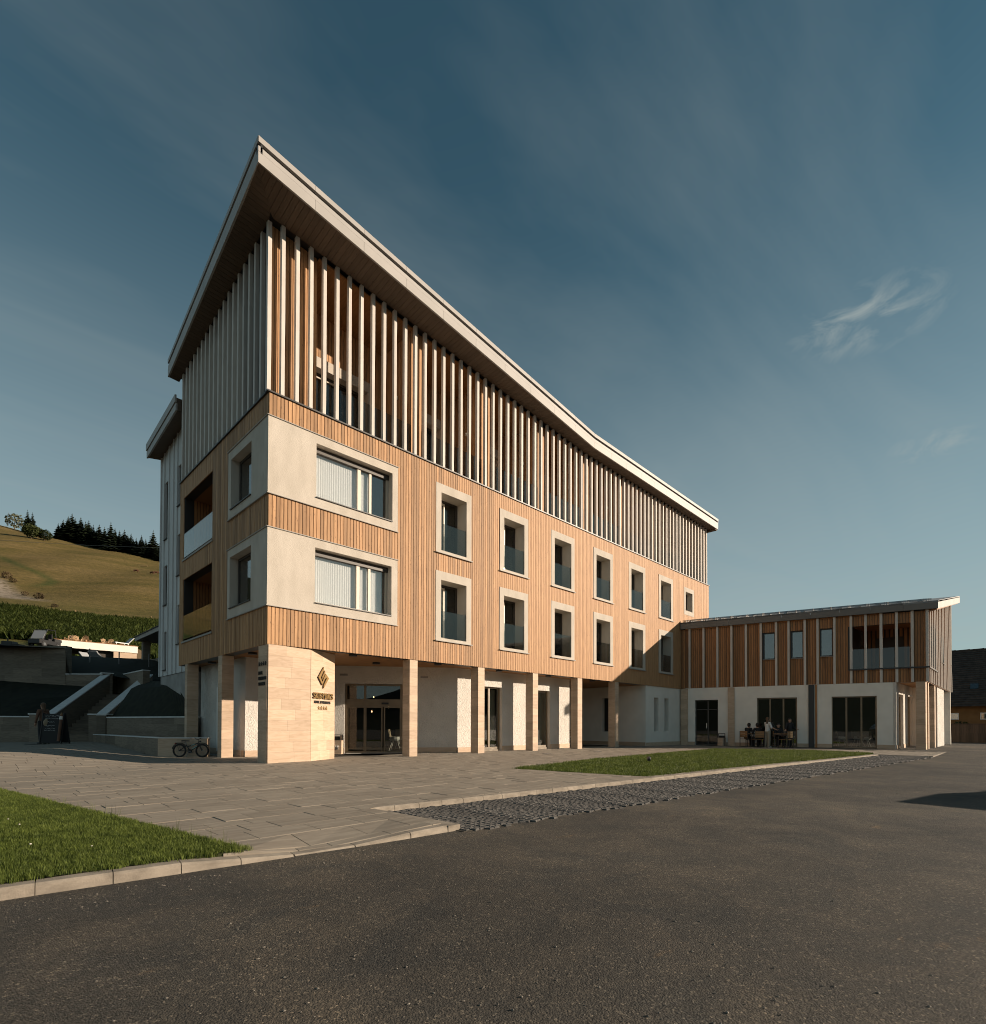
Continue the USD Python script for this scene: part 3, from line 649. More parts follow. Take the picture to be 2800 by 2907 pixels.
rough_wall((20.2, 5.1), (20.2, .08), [(2.3, 2.85, .7, 2.6)], matn='white_plaster')
rough_wall((20.203, .06), (24.3, .06), [(.92, 1.42, .72, 2.58), (2.1, 2.6, .72, 2.58)], matn='white_plaster')
for a in (21.12, 22.30):
    w = MB().box(a - .0, a + .5, -.30, -.28, .72, 2.58).mapped(frame((0, .06), (1, 0), (0, -1))).build('slot_window', 'black_paint', hotel)
    MB().box(a, a + .04, -.28, -.2, .72, 2.58).mapped(frame((0, .06), (1, 0), (0, -1))).build('frame', 'dark_frame', w)
MB().box(20.46, 20.48, 2.2, 2.85, .7, 2.6).build('slot_window', 'black_paint', hotel)
MB().box(15.9, 17.2, 5.08, 5.1, -.05, 2.5).build('rear_door', 'dark_frame', hotel)
MB().box(24.3, 36.0, .36, .5, -.15, 3.2).box(14.9, 36.0, 7.5, 7.7, -.15, 3.2).box(35.9, 36.0, .5, 7.5, -.15, 3.2).build('rear_ground_wall', 'interior', hotel)
# glazed garden doors in the arcade
for i, (a, b) in enumerate(((8.79, 10.03), (11.69, 13.15))):
    AF = frame((0, .92), (1, 0), (0, -1))
    d = sash(AF, a, b, .02, 2.58, -.14, mul=[(a + .62, .09)], w=.055).build('glazed_door', 'bronze_frame', hotel)
    MB().box(a + .05, b - .05, -.18, -.172, .05, 2.53).mapped(AF).build('pane', 'pane', d)
    MB().box(a, b - .25, -.10, .02, -.03, .06).box(a, b - .25, -.10, -.03, .06, .16).mapped(AF).build('threshold', 'kerb_concrete', d)
    curtain(AF, b - .4, b - .08, .1, 2.5, -.35, seed=30 + i).build('curtain', 'cloth_khaki', d)
# main entrance: bronze sliding doors with fanlight
ent = sash(DF, .41, 2.61, .0, 2.55, -.10, t=.08, w=.06).build('entrance_door', 'bronze_frame', hotel)
m = MB().box(.47, 2.55, -.19, -.085, 1.72, 1.99)
for c in (1.12, 2.44): m.box(c - .04, c + .04, -.17, -.09, 1.99, 2.49)
m.mapped(DF).build('transom', 'bronze_frame', ent)
MB().box(1.72, 1.98, -.085, -.04, 1.80, 1.87).mapped(DF).build('door_sensor', 'black_paint', ent)
for a, b in ((.47, 1.12), (1.12, 1.76), (1.80, 2.44), (2.44, 2.55)):
    lf = sash(DF, a + .004, b - .004, .02, 1.715, -.11, t=.05, w=.045).build('door_leaf', 'bronze_frame', ent)
    MB().box(a + .04, b - .04, -.138, -.132, .06, 1.68).mapped(DF).build('pane', 'pane', lf)
MB().box(.53, 1.08, -.138, -.132, 2.0, 2.49).box(1.16, 2.40, -.138, -.132, 2.0, 2.49).mapped(DF).build('fanlight_pane', 'pane', ent)
MB().box(.47, 2.55, -1.2, .45, -.012, .004).mapped(DF).build('threshold', 'concrete', ent)
# grilles on the white wall
for fr_, s, z in ((DF, .22, 2.84), (DF, 3.15, 2.80)):
    g = MB().box(s, s + .28, .0, .012, z, z + .07).mapped(fr_).build('vent_grille', 'concrete', hotel)
# lobby interior
MB().box(.9, 14.6, 7.6, 7.7, -.05, 3.2).box(14.5, 14.6, 1.3, 7.6, -.05, 3.2).build('lobby_wall', 'interior', hotel)
MB().prism([(4.3, 3.7), (7.8, 1.25), (14.4, 1.25), (14.4, 7.6), (1.2, 7.6), (1.2, 3.95), (4.1, 3.95)], -.06, -.02).build('lobby_floor', 'room_floor', hotel)
MB().box(.9, 14.6, 5.65, 7.6, 3.1, 3.19).build('lobby_ceiling', 'interior', hotel)
for x, y, z in ((6.3, 4.8, 1.55), (7.2, 4.9, 1.75), (6.9, 5.6, 2.2), (10.6, 3.2, 1.75), (10.75, 3.3, 1.55), (10.6, 3.1, 1.6), (13.6, 3.4, 1.5)):
    l = MB().tube((x, y, z + .08), (x, y, 3.1), .004, n=5).build('pendant_lamp', 'black_paint', hotel)
    MB().lathe([(0, 0), (.022, .01), (.028, .04), (.012, .08), (0, .08)], (x, y, z), 8).build('bulb', 'lamp_glow', l)

# letters and emblem on the pier
from shapely.geometry import Polygon as SP
def letters(txt, h, fr_, s, z, matn, parent, name='lettering', depth=.018, d0=.026, bold=True, sq=1.0):
    t = meshkit.text_mesh(txt, h, depth, bold=bold); v = np.array(t.vertices)
    v[:, 0] -= v[:, 0].min(); v[:, 0] *= sq
    MB().add(np.stack([s + v[:, 0], d0 + v[:, 2], z + v[:, 1]], 1), np.array(t.faces).tolist()).mapped(fr_).build(name, matn, parent)
    return v[:, 0].max()
def star(s, z, r, fr_, matn, parent, d0=.026):
    pts = [(s + (r if k % 2 == 0 else r * .42) * math.sin(k * math.pi / 5), z + (r if k % 2 == 0 else r * .42) * math.cos(k * math.pi / 5)) for k in range(10)]
    t = trimesh.creation.extrude_polygon(SP(pts), .018, engine='earcut'); v = np.array(t.vertices)
    MB().add(np.stack([v[:, 0], d0 + v[:, 2], v[:, 1]], 1), np.array(t.faces).tolist()).mapped(fr_).build('star', matn, parent)
def fit(txt, h, width):
    t = meshkit.text_mesh(txt, h, .01, bold=True); return width / np.ptp(np.array(t.vertices)[:, 0])
SU = np.array(PIER[2]) - np.array(PIER[1]); SU /= np.linalg.norm(SU)
SF = frame(PIER[1], SU, (SU[1], -SU[0]))
sg = thing('hotel_sign', 'gold emblem with hotel name in metal letters on the sunlit stone pier', 'sign')
def poly_plate(pts, matn, d0, depth, name):
    t = trimesh.creation.extrude_polygon(SP(pts), depth, engine='earcut'); v = np.array(t.vertices)
    MB().add(np.stack([v[:, 0], d0 + v[:, 2], v[:, 1]], 1), np.array(t.faces).tolist()).mapped(SF).build(name, matn, sg)
ex, ez, S_ = .575, 2.425, .315
def E_(pts): return [(ex + a * S_, ez + b * S_) for a, b in pts]
em = [[(0.0, 1.0), (0.0, .72), (-.50, -.02), (-.22, -.44), (-.22, -.72), (-.86, .0)],
      [(.20, .70), (.20, .42), (-.24, -.22), (-.24, .08)],
      [(.42, .34), (.86, .0), (.0, -1.0), (.0, -.72), (.50, -.0), (.42, .06)],
      [(.30, .40), (.42, .28), (.42, .02), (.20, -.10), (-.24, -.72), (-.24, -.44)]]
for q in em:
    poly_plate(E_(q), 'sign_gold', .050, .022, 'emblem')
    poly_plate(E_([(a - .03, b - .03) for a, b in q]), 'sign_black', .026, .022, 'emblem_backing')
wf = fit('SKIGYIMES', .165, 1.02)
letters('SKIGYIMES', .165, SF, .075, 1.80, 'sign_gold', sg, 'name_letters', d0=.046, sq=wf)
letters('SKIGYIMES', .165, SF, .060, 1.79, 'sign_black', sg, 'name_backing', d0=.026, sq=wf)
letters('HOTEL & WELLNESS', .072, SF, .15, 1.66, 'sign_black', sg, 'subtitle_letters', sq=fit('HOTEL & WELLNESS', .072, .83))
for k in range(4): star(.385 + k * .128, 1.525, .062, SF, 'sign_gold', sg)
PF = frame((.04, .60), (0, -1), (-1, 0))
sg2 = thing('wall_lettering', 'four stars above three lines of black letters on the shaded side of the pier', 'sign')
for k in range(4): star(.09 + k * .135, 2.685, .062, PF, 'sign_black', sg2)
for t_, z_, w_ in (('HOTEL', 2.40, .27), ('RESTAURANT', 2.25, .52), ('WELLNESS', 2.10, .43)):
    letters(t_, .085, PF, .045, z_, 'sign_black', sg2, 'word', sq=fit(t_, .085, w_))

# ------------------------------------------------------------------ the low wing on the right
wing = thing('restaurant_wing', 'low two storey wing in brown boards with wide spaced pale slats and sloping metal roof', 'building')
WTOP = 6.64
w_holes = [(4.37, 4.95, 4.66, 6.13), (5.71, 6.28, 4.65, 6.12), (7.03, 7.61, 4.67, 6.13), (8.30, 10.85, 3.95, 6.12)]
def endtop(s): return 6.62 + .187 * (s - 27.2)
e_holes = [(27.62, 30.45, 3.95, 6.2), (32.85, 34.3, 4.6, 6.1), (37.75, 38.2, 4.9, 6.0)]
pool = board_list(WING, .05, 11.40, 3.2, WTOP, w_holes, d0=-.13, d1=-.10, pitch=.112) + board_list(WEND, 27.2, 38.4, 3.2, endtop, e_holes, d0=-.13, d1=-.10, pitch=.112)
emit(pool, 'board', 'brown_wood', wing)
wall(WING, .05, 11.36, 3.2, 6.9, w_holes, -.35, -.133).build('backing_wall', 'dark_metal', wing)
m = MB()
for a, b, lo, hi in rects(27.3, 38.4, 3.2, 9.0, e_holes):
    m.hexa([(a, -.35, lo), (b, -.35, lo), (b, -.133, lo), (a, -.133, lo), (a, -.35, min(hi, endtop(a))), (b, -.35, min(hi, endtop(b))), (b, -.133, min(hi, endtop(b))), (a, -.133, min(hi, endtop(a)))])
m.mapped(WEND).build('backing_wall', 'dark_metal', wing)
for t in (.53, 1.29, 2.03, 2.765, 3.505, 4.245, 4.985, 5.575, 6.33, 6.905, 7.65, 8.365, 8.98, 9.615, 10.24, 10.855, 11.43):
    MB().cbox(t - .055, t + .055, -.10, .0, 3.2, WTOP + .03, .005).mapped(WING).build('slat', 'slat_paint', wing)
x = 27.95
while x < 38.4:
    MB().cbox(x - .055, x + .055, -.10, .0, 3.2, endtop(x) + .02, .005).mapped(WEND).build('slat', 'slat_paint', wing); x += .745
for i, (a, b, c, d) in enumerate(w_holes[:3]):
    w = sash(WING, a, b, c, d, -.20, w=.06).build('window', 'dark_frame', wing)
    MB().box(a + .05, b - .05, -.245, -.235, c + .05, d - .05).mapped(WING).build('pane', 'reflective_pane', w)
    MB().box(a - .02, b + .02, -.20, -.02, c - .025, c - .003).mapped(WING).build('sill', 'sill_metal', w)
for (a, b, c, d) in e_holes[1:]:
    w = sash(WEND, a, b, c, d, -.20, w=.06).build('window', 'dark_frame', wing)
    MB().box(a + .05, b - .05, -.245, -.235, c + .05, d - .05).mapped(WEND).build('pane', 'reflective_pane', w)
    MB().box(a - .05, b + .05, -.20, .02, c - .03, c - .003).mapped(WEND).build('sill', 'dark_metal', w)
# corner loggia
lg = MB().prism([tuple(WING(np.array([[8.3, -.36, 0]]))[0, :2]), tuple(WING(np.array([[11.0, -.36, 0]]))[0, :2]), (30.45, -10.75), (30.0, -8.0)], 3.7, 3.9).build('corner_loggia', 'larch_across', wing)
q = board_list(frame((30.0, -7.9), (.11, -1.0), (-1, -.11)), 0, 2.8, 3.9, 6.6, [(.6, 1.9, 3.9, 5.9)], d0=0, d1=.03, pitch=.2, gap=.07) + board_list(frame(tuple(WING(np.array([[8.25, -.36, 0]]))[0, :2]), (.965, .263), (.263, -.965)), 0, 3.2, 3.9, 6.6, [], d0=0, d1=.03, pitch=.2, gap=.07)
o = MB(); [o.merge(k) for k in q]; o.build('inner_boards', 'brown_wood', lg, kind='stuff')
MB().box(.55, 1.95, -.05, -.04, 3.9, 5.9).mapped(frame((30.0, -7.9), (.11, -1.0), (-1, -.11))).build('loggia_door', 'pane', lg)
MB().box(0, 2.8, -.3, -.02, 3.9, 6.7).mapped(frame((30.02, -7.9), (.11, -1.0), (-1, -.11))).build('inner_wall', 'interior', lg)
MB().prism([tuple(WING(np.array([[8.2, -.36, 0]]))[0, :2]), tuple(WING(np.array([[11.1, -.36, 0]]))[0, :2]), (30.5, -10.72), (30.2, -7.8)], 6.35, 6.4).build('ceiling', 'brown_wood', lg)
MB().box(8.34, 10.82, -.16, -.15, 3.95, 4.95).mapped(WING).build('balustrade', 'balustrade_glass', lg)
MB().box(8.22, 11.49, .004, .05, 3.87, 3.935).mapped(WING).build('rail', 'dark_metal', wing)
MB().box(27.16, 30.55, .004, .05, 3.87, 3.935).mapped(WEND).build('rail', 'dark_metal', wing)
# roof of the wing
def wq(t, d): return WING(np.array([[t, d, 0.0]]))[0, :2]
c0 = wq(.28, .14); c1 = np.array([*wq(11.79, .14)]); c1[1] = -11.44
c2 = np.array([38.9, -11.44]); c3 = np.array([35.9, .05]); c0[1] = -.05
ft = np.linspace(0, 1, 10)
for a, b in zip(ft[:-1], ft[1:]):
    p = c0 + (c1 - c0) * a; q_ = c0 + (c1 - c0) * b; u = (c1 - c0) / np.linalg.norm(c1 - c0)
    MB().box(.003, np.linalg.norm(q_ - p) - .003, -.05, 0, 6.675, 7.045).mapped(frame(p, u, (u[1], -u[0]))).build('fascia_panel', 'wing_fascia', wing)
for i in range(24):
    a = c1[0] + (c2[0] - c1[0]) * i / 24 + .004; b = c1[0] + (c2[0] - c1[0]) * (i + 1) / 24 - .004
    za, zb = 6.68 + .187 * (a - 27.2), 6.68 + .187 * (b - 27.2)
    MB().hexa([(a, -11.44, za), (b, -11.44, zb), (b, -11.39, zb), (a, -11.39, za), (a, -11.44, za + .38), (b, -11.44, zb + .38), (b, -11.39, zb + .38), (a, -11.39, za + .38)]).build('fascia_panel', 'fascia_metal', wing)
zr = lambda p, base: base + .19 * ((p - c0) @ np.array([1.0, .2723]))
RF = [c0, c1, c2, c3]
MB().hexa([(*p, zr(p, 6.98)) for p in RF] + [(*p, zr(p, 7.06)) for p in RF]).build('roof_sheet', 'roof_metal', wing)
inset = [wq(.3, -.02), np.array([27.35, -11.37]), np.array([38.8, -11.37]), np.array([35.7, .05])]
MB().hexa([(*p, zr(p, 6.60)) for p in inset] + [(*p, zr(p, 6.66)) for p in inset]).build('roof_soffit', 'brown_wood', wing)
ud = (c1 - c0) / np.linalg.norm(c1 - c0); nd = np.array([1.0, .2723]) / math.hypot(1, .2723)
for k, o_ in enumerate((.25, .8, 1.5)):
    g = MB()
    for h in (.05, .10):
        a = c0 + ud * .1 + nd * o_; b = c1 - ud * .2 + nd * o_
        g.tube((*a, zr(a, 7.06) + h), (*b, zr(b, 7.06) + h), .018, n=6)
    g.build('snow_guard', 'steel', wing)
    for j in range(15):
        a = c0 + ud * (.3 + .8 * j) + nd * o_
        if np.linalg.norm(a - c0) < 11.6: MB().bar((*a, zr(a, 7.05)), (*a, zr(a, 7.06) + .12), .03, .05).build('bracket', 'grey_metal', wing)
for j in range(14):
    a = c0 + ud * (.55 + .82 * j); b = a + nd * 9.5
    MB().bar((*(a + nd * .05), zr(a + nd * .05, 7.068)), (*b, zr(b, 7.068)), .03, .05).build('standing_seam', 'roof_metal', wing)
# shell of the wing
MB().hexa([(35.3, .1, -.1), (35.5, .1, -.1), (38.4, -11.0, -.1), (38.2, -11.0, -.1), (35.3, .1, 8.5), (35.5, .1, 8.5), (38.4, -11.0, 8.6), (38.2, -11.0, 8.6)]).build('rear_wall', 'white_plaster', wing)
fl = [wq(.1, -.14), wq(11.3, -.14), np.array([38.2, -10.95]), np.array([35.3, .05])]
MB().prism([tuple(p) for p in fl], 3.215, 3.5).build('floor_slab', 'larch_across', wing)
MB().hexa([(29.4, -7.9, 3.5), (29.5, -7.9, 3.5), (28.0, 0, 3.5), (27.9, 0, 3.5), (29.4, -7.9, 6.7), (29.5, -7.9, 6.7), (28.0, 0, 6.7), (27.9, 0, 6.7)]).build('inner_wall', 'interior', wing)
# ground floor of the wing
g_holes = [(.82, 2.06, -.2, 2.52), (4.05, 5.96, -.2, 2.57), (7.52, 9.43, -.2, 2.56)]
gw = wall(WING, .3, 10.2, -.2, 3.212, g_holes, -.33, -.03).build('ground_wall', 'white_plaster', wing)
s = .3
for a, b in ((.82, 2.06), (4.05, 5.96), (7.52, 9.43), (10.2, 10.2)):
    if a > s: MB().box(s, a, -.03, -.012, -.09, .12).mapped(WING).build('plinth', 'travertine', wing)
    s = b
for i, (a, b) in enumerate(((4.05, 5.96), (7.52, 9.43))):
    d = sash(WING, a, b, -.06, 2.56, -.12, mul=[(a + (b - a) / 3, .075), (a + 2 * (b - a) / 3, .075)], w=.055).build('glass_front', 'bronze_frame', wing)
    for k in range(3):
        MB().box(a + .06 + (b - a - .1) / 3 * k, a + (b - a - .06) / 3 * (k + 1), -.158, -.15, .0, 2.5).mapped(WING).build('pane', 'reflective_pane', d)
d = sash(WING, .82, 2.06, -.06, 2.52, -.2, mul=[(1.52, .07)], w=.06).build('side_door', 'dark_frame', wing)
MB().box(.88, 2.0, -.225, -.215, .02, 1.93).box(.88, 2.0, -.225, -.215, 2.0, 2.46).mapped(WING).build('pane', 'pane', d)
MB().box(.88, 2.0, -.26, -.2, 1.95, 2.0).mapped(WING).build('transom', 'dark_frame', d)
MB().box(1.42, 1.46, -.2, -.13, .9, 1.2).mapped(WING).build('handle', 'steel', d)
for z in (.35, .9, 1.55, 1.9): MB().cbox(.825, .865, -.19, -.10, z, z + .12, .005).mapped(WING).build('hinge', 'steel', d)
MB().box(6.48, 6.74, -.028, .03, -.08, 3.2).mapped(WING).build('drain_duct', 'dark_metal', wing)
MB().box(6.78, 6.87, -.028, .01, -.08, 3.2).mapped(WING).build('trim_board', 'brown_wood', wing)
EW = frame((26.765, -9.85), (1, 0), (0, -1))
wall(EW, .002, 5.3, -.2, 3.212, [(.74, 2.1, -.2, 2.66), (3.44, 5.2, -.2, 2.66)], -.3, 0).build('ground_wall', 'roughcast', wing)
for a, b in ((.74, 2.1), (3.44, 5.2)):
    d = sash(EW, a, b, -.06, 2.66, -.12, w=.06).build('glazed_door', 'bronze_frame', wing)
    MB().box(a + .05, b - .05, -.155, -.148, .0, 2.6).mapped(EW).build('pane', 'pane', d)
for a, b in ((.0, .74), (2.1, 3.44)): MB().box(a, b, 0, .018, -.09, .12).mapped(EW).build('plinth', 'travertine', wing)
MB().box(32.05, 35.4, -10.92, -3, -.3, 3.212).build('ground_wall', 'roughcast', wing)
wc = MB().box(0, .30, -.36, -.02, -.12, 3.2).mapped(frame(WA + WAX * 2.6, WAX, WN)).build('column', 'travertine', wing)
P_ = [WA + WAX * t for t in (2.58, 2.93)]
stone_face(P_[1], P_[0], -.09, 3.195, wc, seed=41, lo=.9, hi=1.0, out=-1)
for i, (x0, x1, y0, y1) in enumerate(((27.02, 27.46, -10.95, -10.58), (27.98, 28.32, -10.95, -10.6), (30.55, 30.95, -10.95, -10.2))):
    column(x0, x1, y0, y1, -.09, 45 + i, parent=wing, z1=3.205)
column(24.15, 24.62, -.42, .0, -.09, 48, parent=wing, z1=3.19)
MB().box(25.2, 36, -9.4, .0, -.12, -.085).build('dining_floor', 'room_floor', wing)
MB().hexa([(29.8, .1, -.1), (29.9, .1, -.1), (32.4, -9.5, -.1), (32.3, -9.5, -.1), (29.8, .1, 3.2), (29.9, .1, 3.2), (32.4, -9.5, 3.2), (32.3, -9.5, 3.2)]).build('dining_wall', 'interior', wing)
l = MB().tube((28.7, -6.9, 2.0), (28.7, -6.9, 3.2), .005, n=5).build('pendant_lamp', 'dark_metal', wing)
MB().lathe([(.02, .3), (.14, .12), (.16, 0), (.13, 0), (.02, .25)], (28.7, -6.9, 1.72), 12).build('lamp_shade', 'dark_metal', l)
MB().lathe([(0, 0), (.03, .02), (.03, .06), (0, .08)], (28.7, -6.9, 1.75), 8).build('bulb', 'lamp_glow', l)

# ------------------------------------------------------------------ rear block behind the hotel's left corner
rear = thing('rear_block', 'pale rear block with tall narrow windows under a lower roof behind the hotel left corner', 'building')
RX = .30
def rtop(y): return 12.97 - .07 * (y - 8.78)
RL = frame((RX, 0), (0, 1), (-1, 0))
r_holes = [(10.87, 11.37, 8.8, 11.2), (10.87, 11.37, 6.03, 7.68), (10.84, 11.32, 3.3, 4.9), (9.05, 9.5, 9.7, 11.3), (9.03, 9.5, 6.92, 8.55), (9.0, 9.45, 4.2, 5.75)]
wall(RL, 8.0, 11.95, 3.06, 12.7, r_holes, -.3, -.035).build('panel_wall', 'pale_panel', rear)
for y in (8.15, 8.78, 9.56, 10.09, 10.73, 11.42, 11.92):
    MB().cbox(RX - .012, RX + .034, y - .045, y + .045, 3.06, rtop(y) + .05, .006).build('slat', 'pale_panel', rear)
for a, b, c, d in r_holes:
    w = sash(RL, a, b, c, d, -.22, w=.05).build('window', 'dark_frame', rear)
    MB().box(a + .04, b - .04, -.27, -.26, c + .04, d - .04).mapped(RL).build('pane', 'pane', w)
    MB().box(a - .02, b + .02, -.2, .03, c - .03, c - .003).mapped(RL).build('sill', 'dark_metal', w)
MB().box(RX + .1, 20, 8.0, 11.9, 3.06, 12.6).build('core', 'interior', rear)
MB().box(RX + .06, 20, 7.96, 11.86, -.2, 3.05).build('concrete_base', 'concrete', rear)
def rz(y): return 12.37 + .08 * (11.85 - y)
def rx(y): return -.2
for a, b in ((7.9, 10.0), (10.0, 12.1)):
    for lo, hi, o_ in ((0, .27, 0), (.30, .58, -.03)):
        MB().hexa([(-.2 - o_ * 0 + o_, a + .003, rz(a) + lo), (-.14 + o_, a + .003, rz(a) + lo), (-.14 + o_, b - .003, rz(b) + lo), (-.2 + o_, b - .003, rz(b) + lo),
                   (-.2 + o_, a + .003, rz(a) + hi), (-.14 + o_, a + .003, rz(a) + hi), (-.14 + o_, b - .003, rz(b) + hi), (-.2 + o_, b - .003, rz(b) + hi)]).build('fascia_panel', 'fascia_metal', rear)
MB().hexa([(-.16, 7.95, rz(7.95) + .02), (.5, 7.95, rz(7.95) + .12), (.5, 12.08, rz(12.08) + .12), (-.16, 12.08, rz(12.08) + .02), (-.16, 7.95, rz(7.95) + .5), (20, 7.95, rz(7.95) + .5), (20, 12.08, rz(12.08) + .5), (-.16, 12.08, rz(12.08) + .5)]).build('roof_deck', 'soffit_wood_left', rear)

# ------------------------------------------------------------------ ground, road, plaza
xs = np.unique(np.concatenate([np.linspace(-1500, -500, 8), np.linspace(-500, -120, 14), np.linspace(-120, -20, 14), np.linspace(-20, 100, 91), np.linspace(100, 160, 12), np.linspace(160, 500, 18), np.linspace(500, 1500, 8)]))
ys = np.unique(np.concatenate([np.linspace(-1500, -500, 8), np.linspace(-500, -60, 20), np.linspace(-60, 40, 11), np.linspace(40, 460, 151), np.linspace(460, 500, 6), np.linspace(500, 1500, 11)]))
XG, YG = np.meshgrid(xs, ys, indexing='ij')
def hill_w(x, y): return y + .25 * np.maximum(x, -60)
def hill_z(x, y):
    w = hill_w(x, y)
    z = np.interp(w, [20, 30, 40, 50, 62, 80, 100, 125, 150, 226, 330, 400, 456, 600], [1.5, 4.6, 6.0, 7.0, 8.6, 11.0, 15.3, 20.8, 26.2, 47, 82.3, 108.5, 128.4, 168])
    ridge = 456 - .75 * (np.clip(x, -200, 140) - 14)
    over = np.maximum(0, w - ridge)
    z = np.where(over > 0, np.interp(ridge, [226, 330, 400, 456, 600], [47, 82.3, 108.5, 128.4, 168]) + .15 * over * np.exp(-over / 60.0) - .08 * over, z)
    z = np.maximum(z, 2)
    fade = 1 - sm(95, 230, x)
    bumps = 1.1 * np.sin(x * .045 + y * .02) * sm(120, 220, w) + .5 * np.sin(x * .13 - y * .07) * sm(120, 200, w)
    far = 14 * sm(150, 500, np.hypot(x, y)) + 8 * np.sin(x * .006 + 1) * sm(300, 600, np.hypot(x, y))
    rr_ = np.hypot(x + 6, y + 14); az_ = np.degrees(np.arctan2(x + 6, y + 14)) % 360
    south = sm(96, 112, az_) * (1 - sm(200, 230, az_))
    far = far * (1 - south) + south * (.166 * np.minimum(rr_, 420) * (1 + .05 * np.sin(az_ * .22)) * sm(90, 330, rr_))
    west = sm(215, 240, az_) * (1 - sm(300, 325, az_))
    far = far * (1 - west) + west * .075 * np.minimum(rr_, 420) * sm(90, 330, rr_)
    base = -.6 + far * (1 - sm(30, 120, y)) + 6 * sm(30, 120, y) * (1 - fade)
    k = sm(12, 22, w) * fade
    return base * (1 - k) + (z + bumps) * k
def local_low(x, y): return (x > -9) & (x < 60) & (y > -45) & (y < 17)
ZG = hill_z(XG, YG)
ZG = np.where((YG < 36) & (XG > -100) & (XG < 120) & (YG > -70), np.where((XG < 24) & (YG > 20), np.minimum(ZG, 4.2), np.where(YG < 24, -1.2, ZG)), ZG)
terrain = MB().grid(np.stack([XG, YG, ZG], -1))
tp = terrain.build('hillside', 'hill_grass', kind='structure')
WG = hill_w(XG, YG)
lush = sm(90, 96, WG) * (1 - sm(153, 160, WG + 3 * np.sin(XG * .2))) + .85 * (1 - sm(85, 95, WG)) * sm(20, 40, YG)
path_c = 8 + (WG - 215) * -.10 + 8 * np.sin((WG - 170) * .03)
lush = np.maximum(lush, .75 * np.exp(-((XG - np.interp(WG, [236, 244, 253, 263, 278, 300, 320], [12, 18, 20.6, 18.5, 13.3, 9.8, 7])) / 1.9) ** 2) * sm(236, 242, WG) * (1 - sm(300, 322, WG)))
lush = np.maximum(lush, .3 * (1 - sm(158, 230, WG)) * sm(60, 90, WG))
wooded = np.where((YG < 18) | (XG < -90), 1.0, 0.0)
stony = np.exp(-((XG - np.interp(WG, [190, 200, 243], [8, 5.5, 2])) / 5.2) ** 4) * sm(182, 192, WG) * (1 - sm(238, 248, WG))
stony = np.maximum(stony, np.exp(-((XG + 2) / 6.0) ** 4) * sm(50, 56, WG) * (1 - sm(76, 88, WG)))
for nm, arr in (('lush', lush), ('stony', stony), ('wooded', wooded)):
    pv = UsdGeom.PrimvarsAPI(stage.GetPrimAtPath(tp)).CreatePrimvar(nm, Sdf.ValueTypeNames.FloatArray, 'vertex')
    pv.Set(Vt.FloatArray.FromNumpy(arr.astype(np.float32).ravel()))

# asphalt road
rx_ = np.array([-70, -40, -25, -15, -8, -4, 0, 4, 10, 20, 35, 60, 90.0]); ry_ = np.array([-75, -40, -25, -18, -15, -13, -11.5, -10.6, -9.5, -7, -4, 0.0, 8.0])
P = np.array([[(x, y, ROAD_Z) for y in ry_] for x in rx_])
MB().grid(P).build('asphalt_road', 'asphalt', kind='structure')
peb = MB()
for i in range(2300):
    if i < 420:
        x = R.uniform(-6.5, -2.0); y = -9.95 - .1 * (x + 5.5) - abs(R.gauss(0, .16)) - .03; s = R.choice([.003, .004, .005, .006, .009])
    else:
        q = R.random() ** 1.6; dd = 1.8 + 14 * q; an = R.uniform(.06, 1.48); x = CAMP[0] + dd * math.sin(an); y = CAMP[1] + dd * math.cos(an); s = R.choice([.003, .004, .005, .006, .008])
        if y > -10.4 - .082 * (x + 1.8): continue
    pts = np.array([(1, 0, 0), (0, 1, 0), (-1, 0, 0), (0, -1, 0), (0, 0, .8), (0, 0, -.3)]) * s * np.array([R.uniform(.6, 1.4), R.uniform(.6, 1.3), R.uniform(.5, 1)])
    a = R.uniform(0, 6.3); ca, sa = math.cos(a), math.sin(a)
    pts = np.stack([pts[:, 0] * ca - pts[:, 1] * sa + x, pts[:, 0] * sa + pts[:, 1] * ca + y, pts[:, 2] + ROAD_Z + s * .25], 1)
    peb.add(pts, [(0, 1, 4), (1, 2, 4), (2, 3, 4), (3, 0, 4), (1, 0, 5), (2, 1, 5), (3, 2, 5), (0, 3, 5)])
noisy('pebble', (.12, .105, .09), (.42, .38, .32), nscale=70.0, rough=.85, vary=.5)
data(peb.build('loose_gravel', 'pebble'), label='loose pale grit scattered over the asphalt and along the kerb', category='gravel', kind='stuff')

# plaza: dark bed, slabs
gx = np.concatenate([np.arange(-14, 0, .5), np.arange(0, 34, 1.0)]); 
cells = []
for x0 in np.arange(-14.0, 33.0, .5):
    for y0 in np.arange(-12.0, 17.0, .4):
        cx, cy = x0 + .25, y0 + .2
        if cy > 5.6 and cx > .9: continue
        ok = [in_plaza(x0 + a, y0 + b) for a, b in ((.02, .02), (.48, .02), (.48, .38), (.02, .38))]
        if all(ok): cells.append((x0, y0))
bed = MB()
for x0, y0 in cells:
    q = [(x0, y0), (x0 + .5, y0), (x0 + .5, y0 + .4), (x0, y0 + .4)]
    bed.add([(x, y, float(floor_z(x, y)) - .065) for x, y in q], [(0, 1, 2, 3)])
PLZ = None
plaza = bed.build('plaza', 'paving_joint', kind='structure')
from shapely.prepared import prep
PLAZA = Polygon([(-12, -9.085), (-5.5, -9.705), (-3.85, -9.89), (-3.3, -9.95), (-2.72, -9.99), (-2.262, -10.005), (-2.262, kerb2_y(-2.24) + .008), (19.0, kerb2_y(19.0) + .008), (19.05, -10.3), (19.15, -11.85), (32.4, -11.71), (32.4, 14.5), (-12, 14.5)])
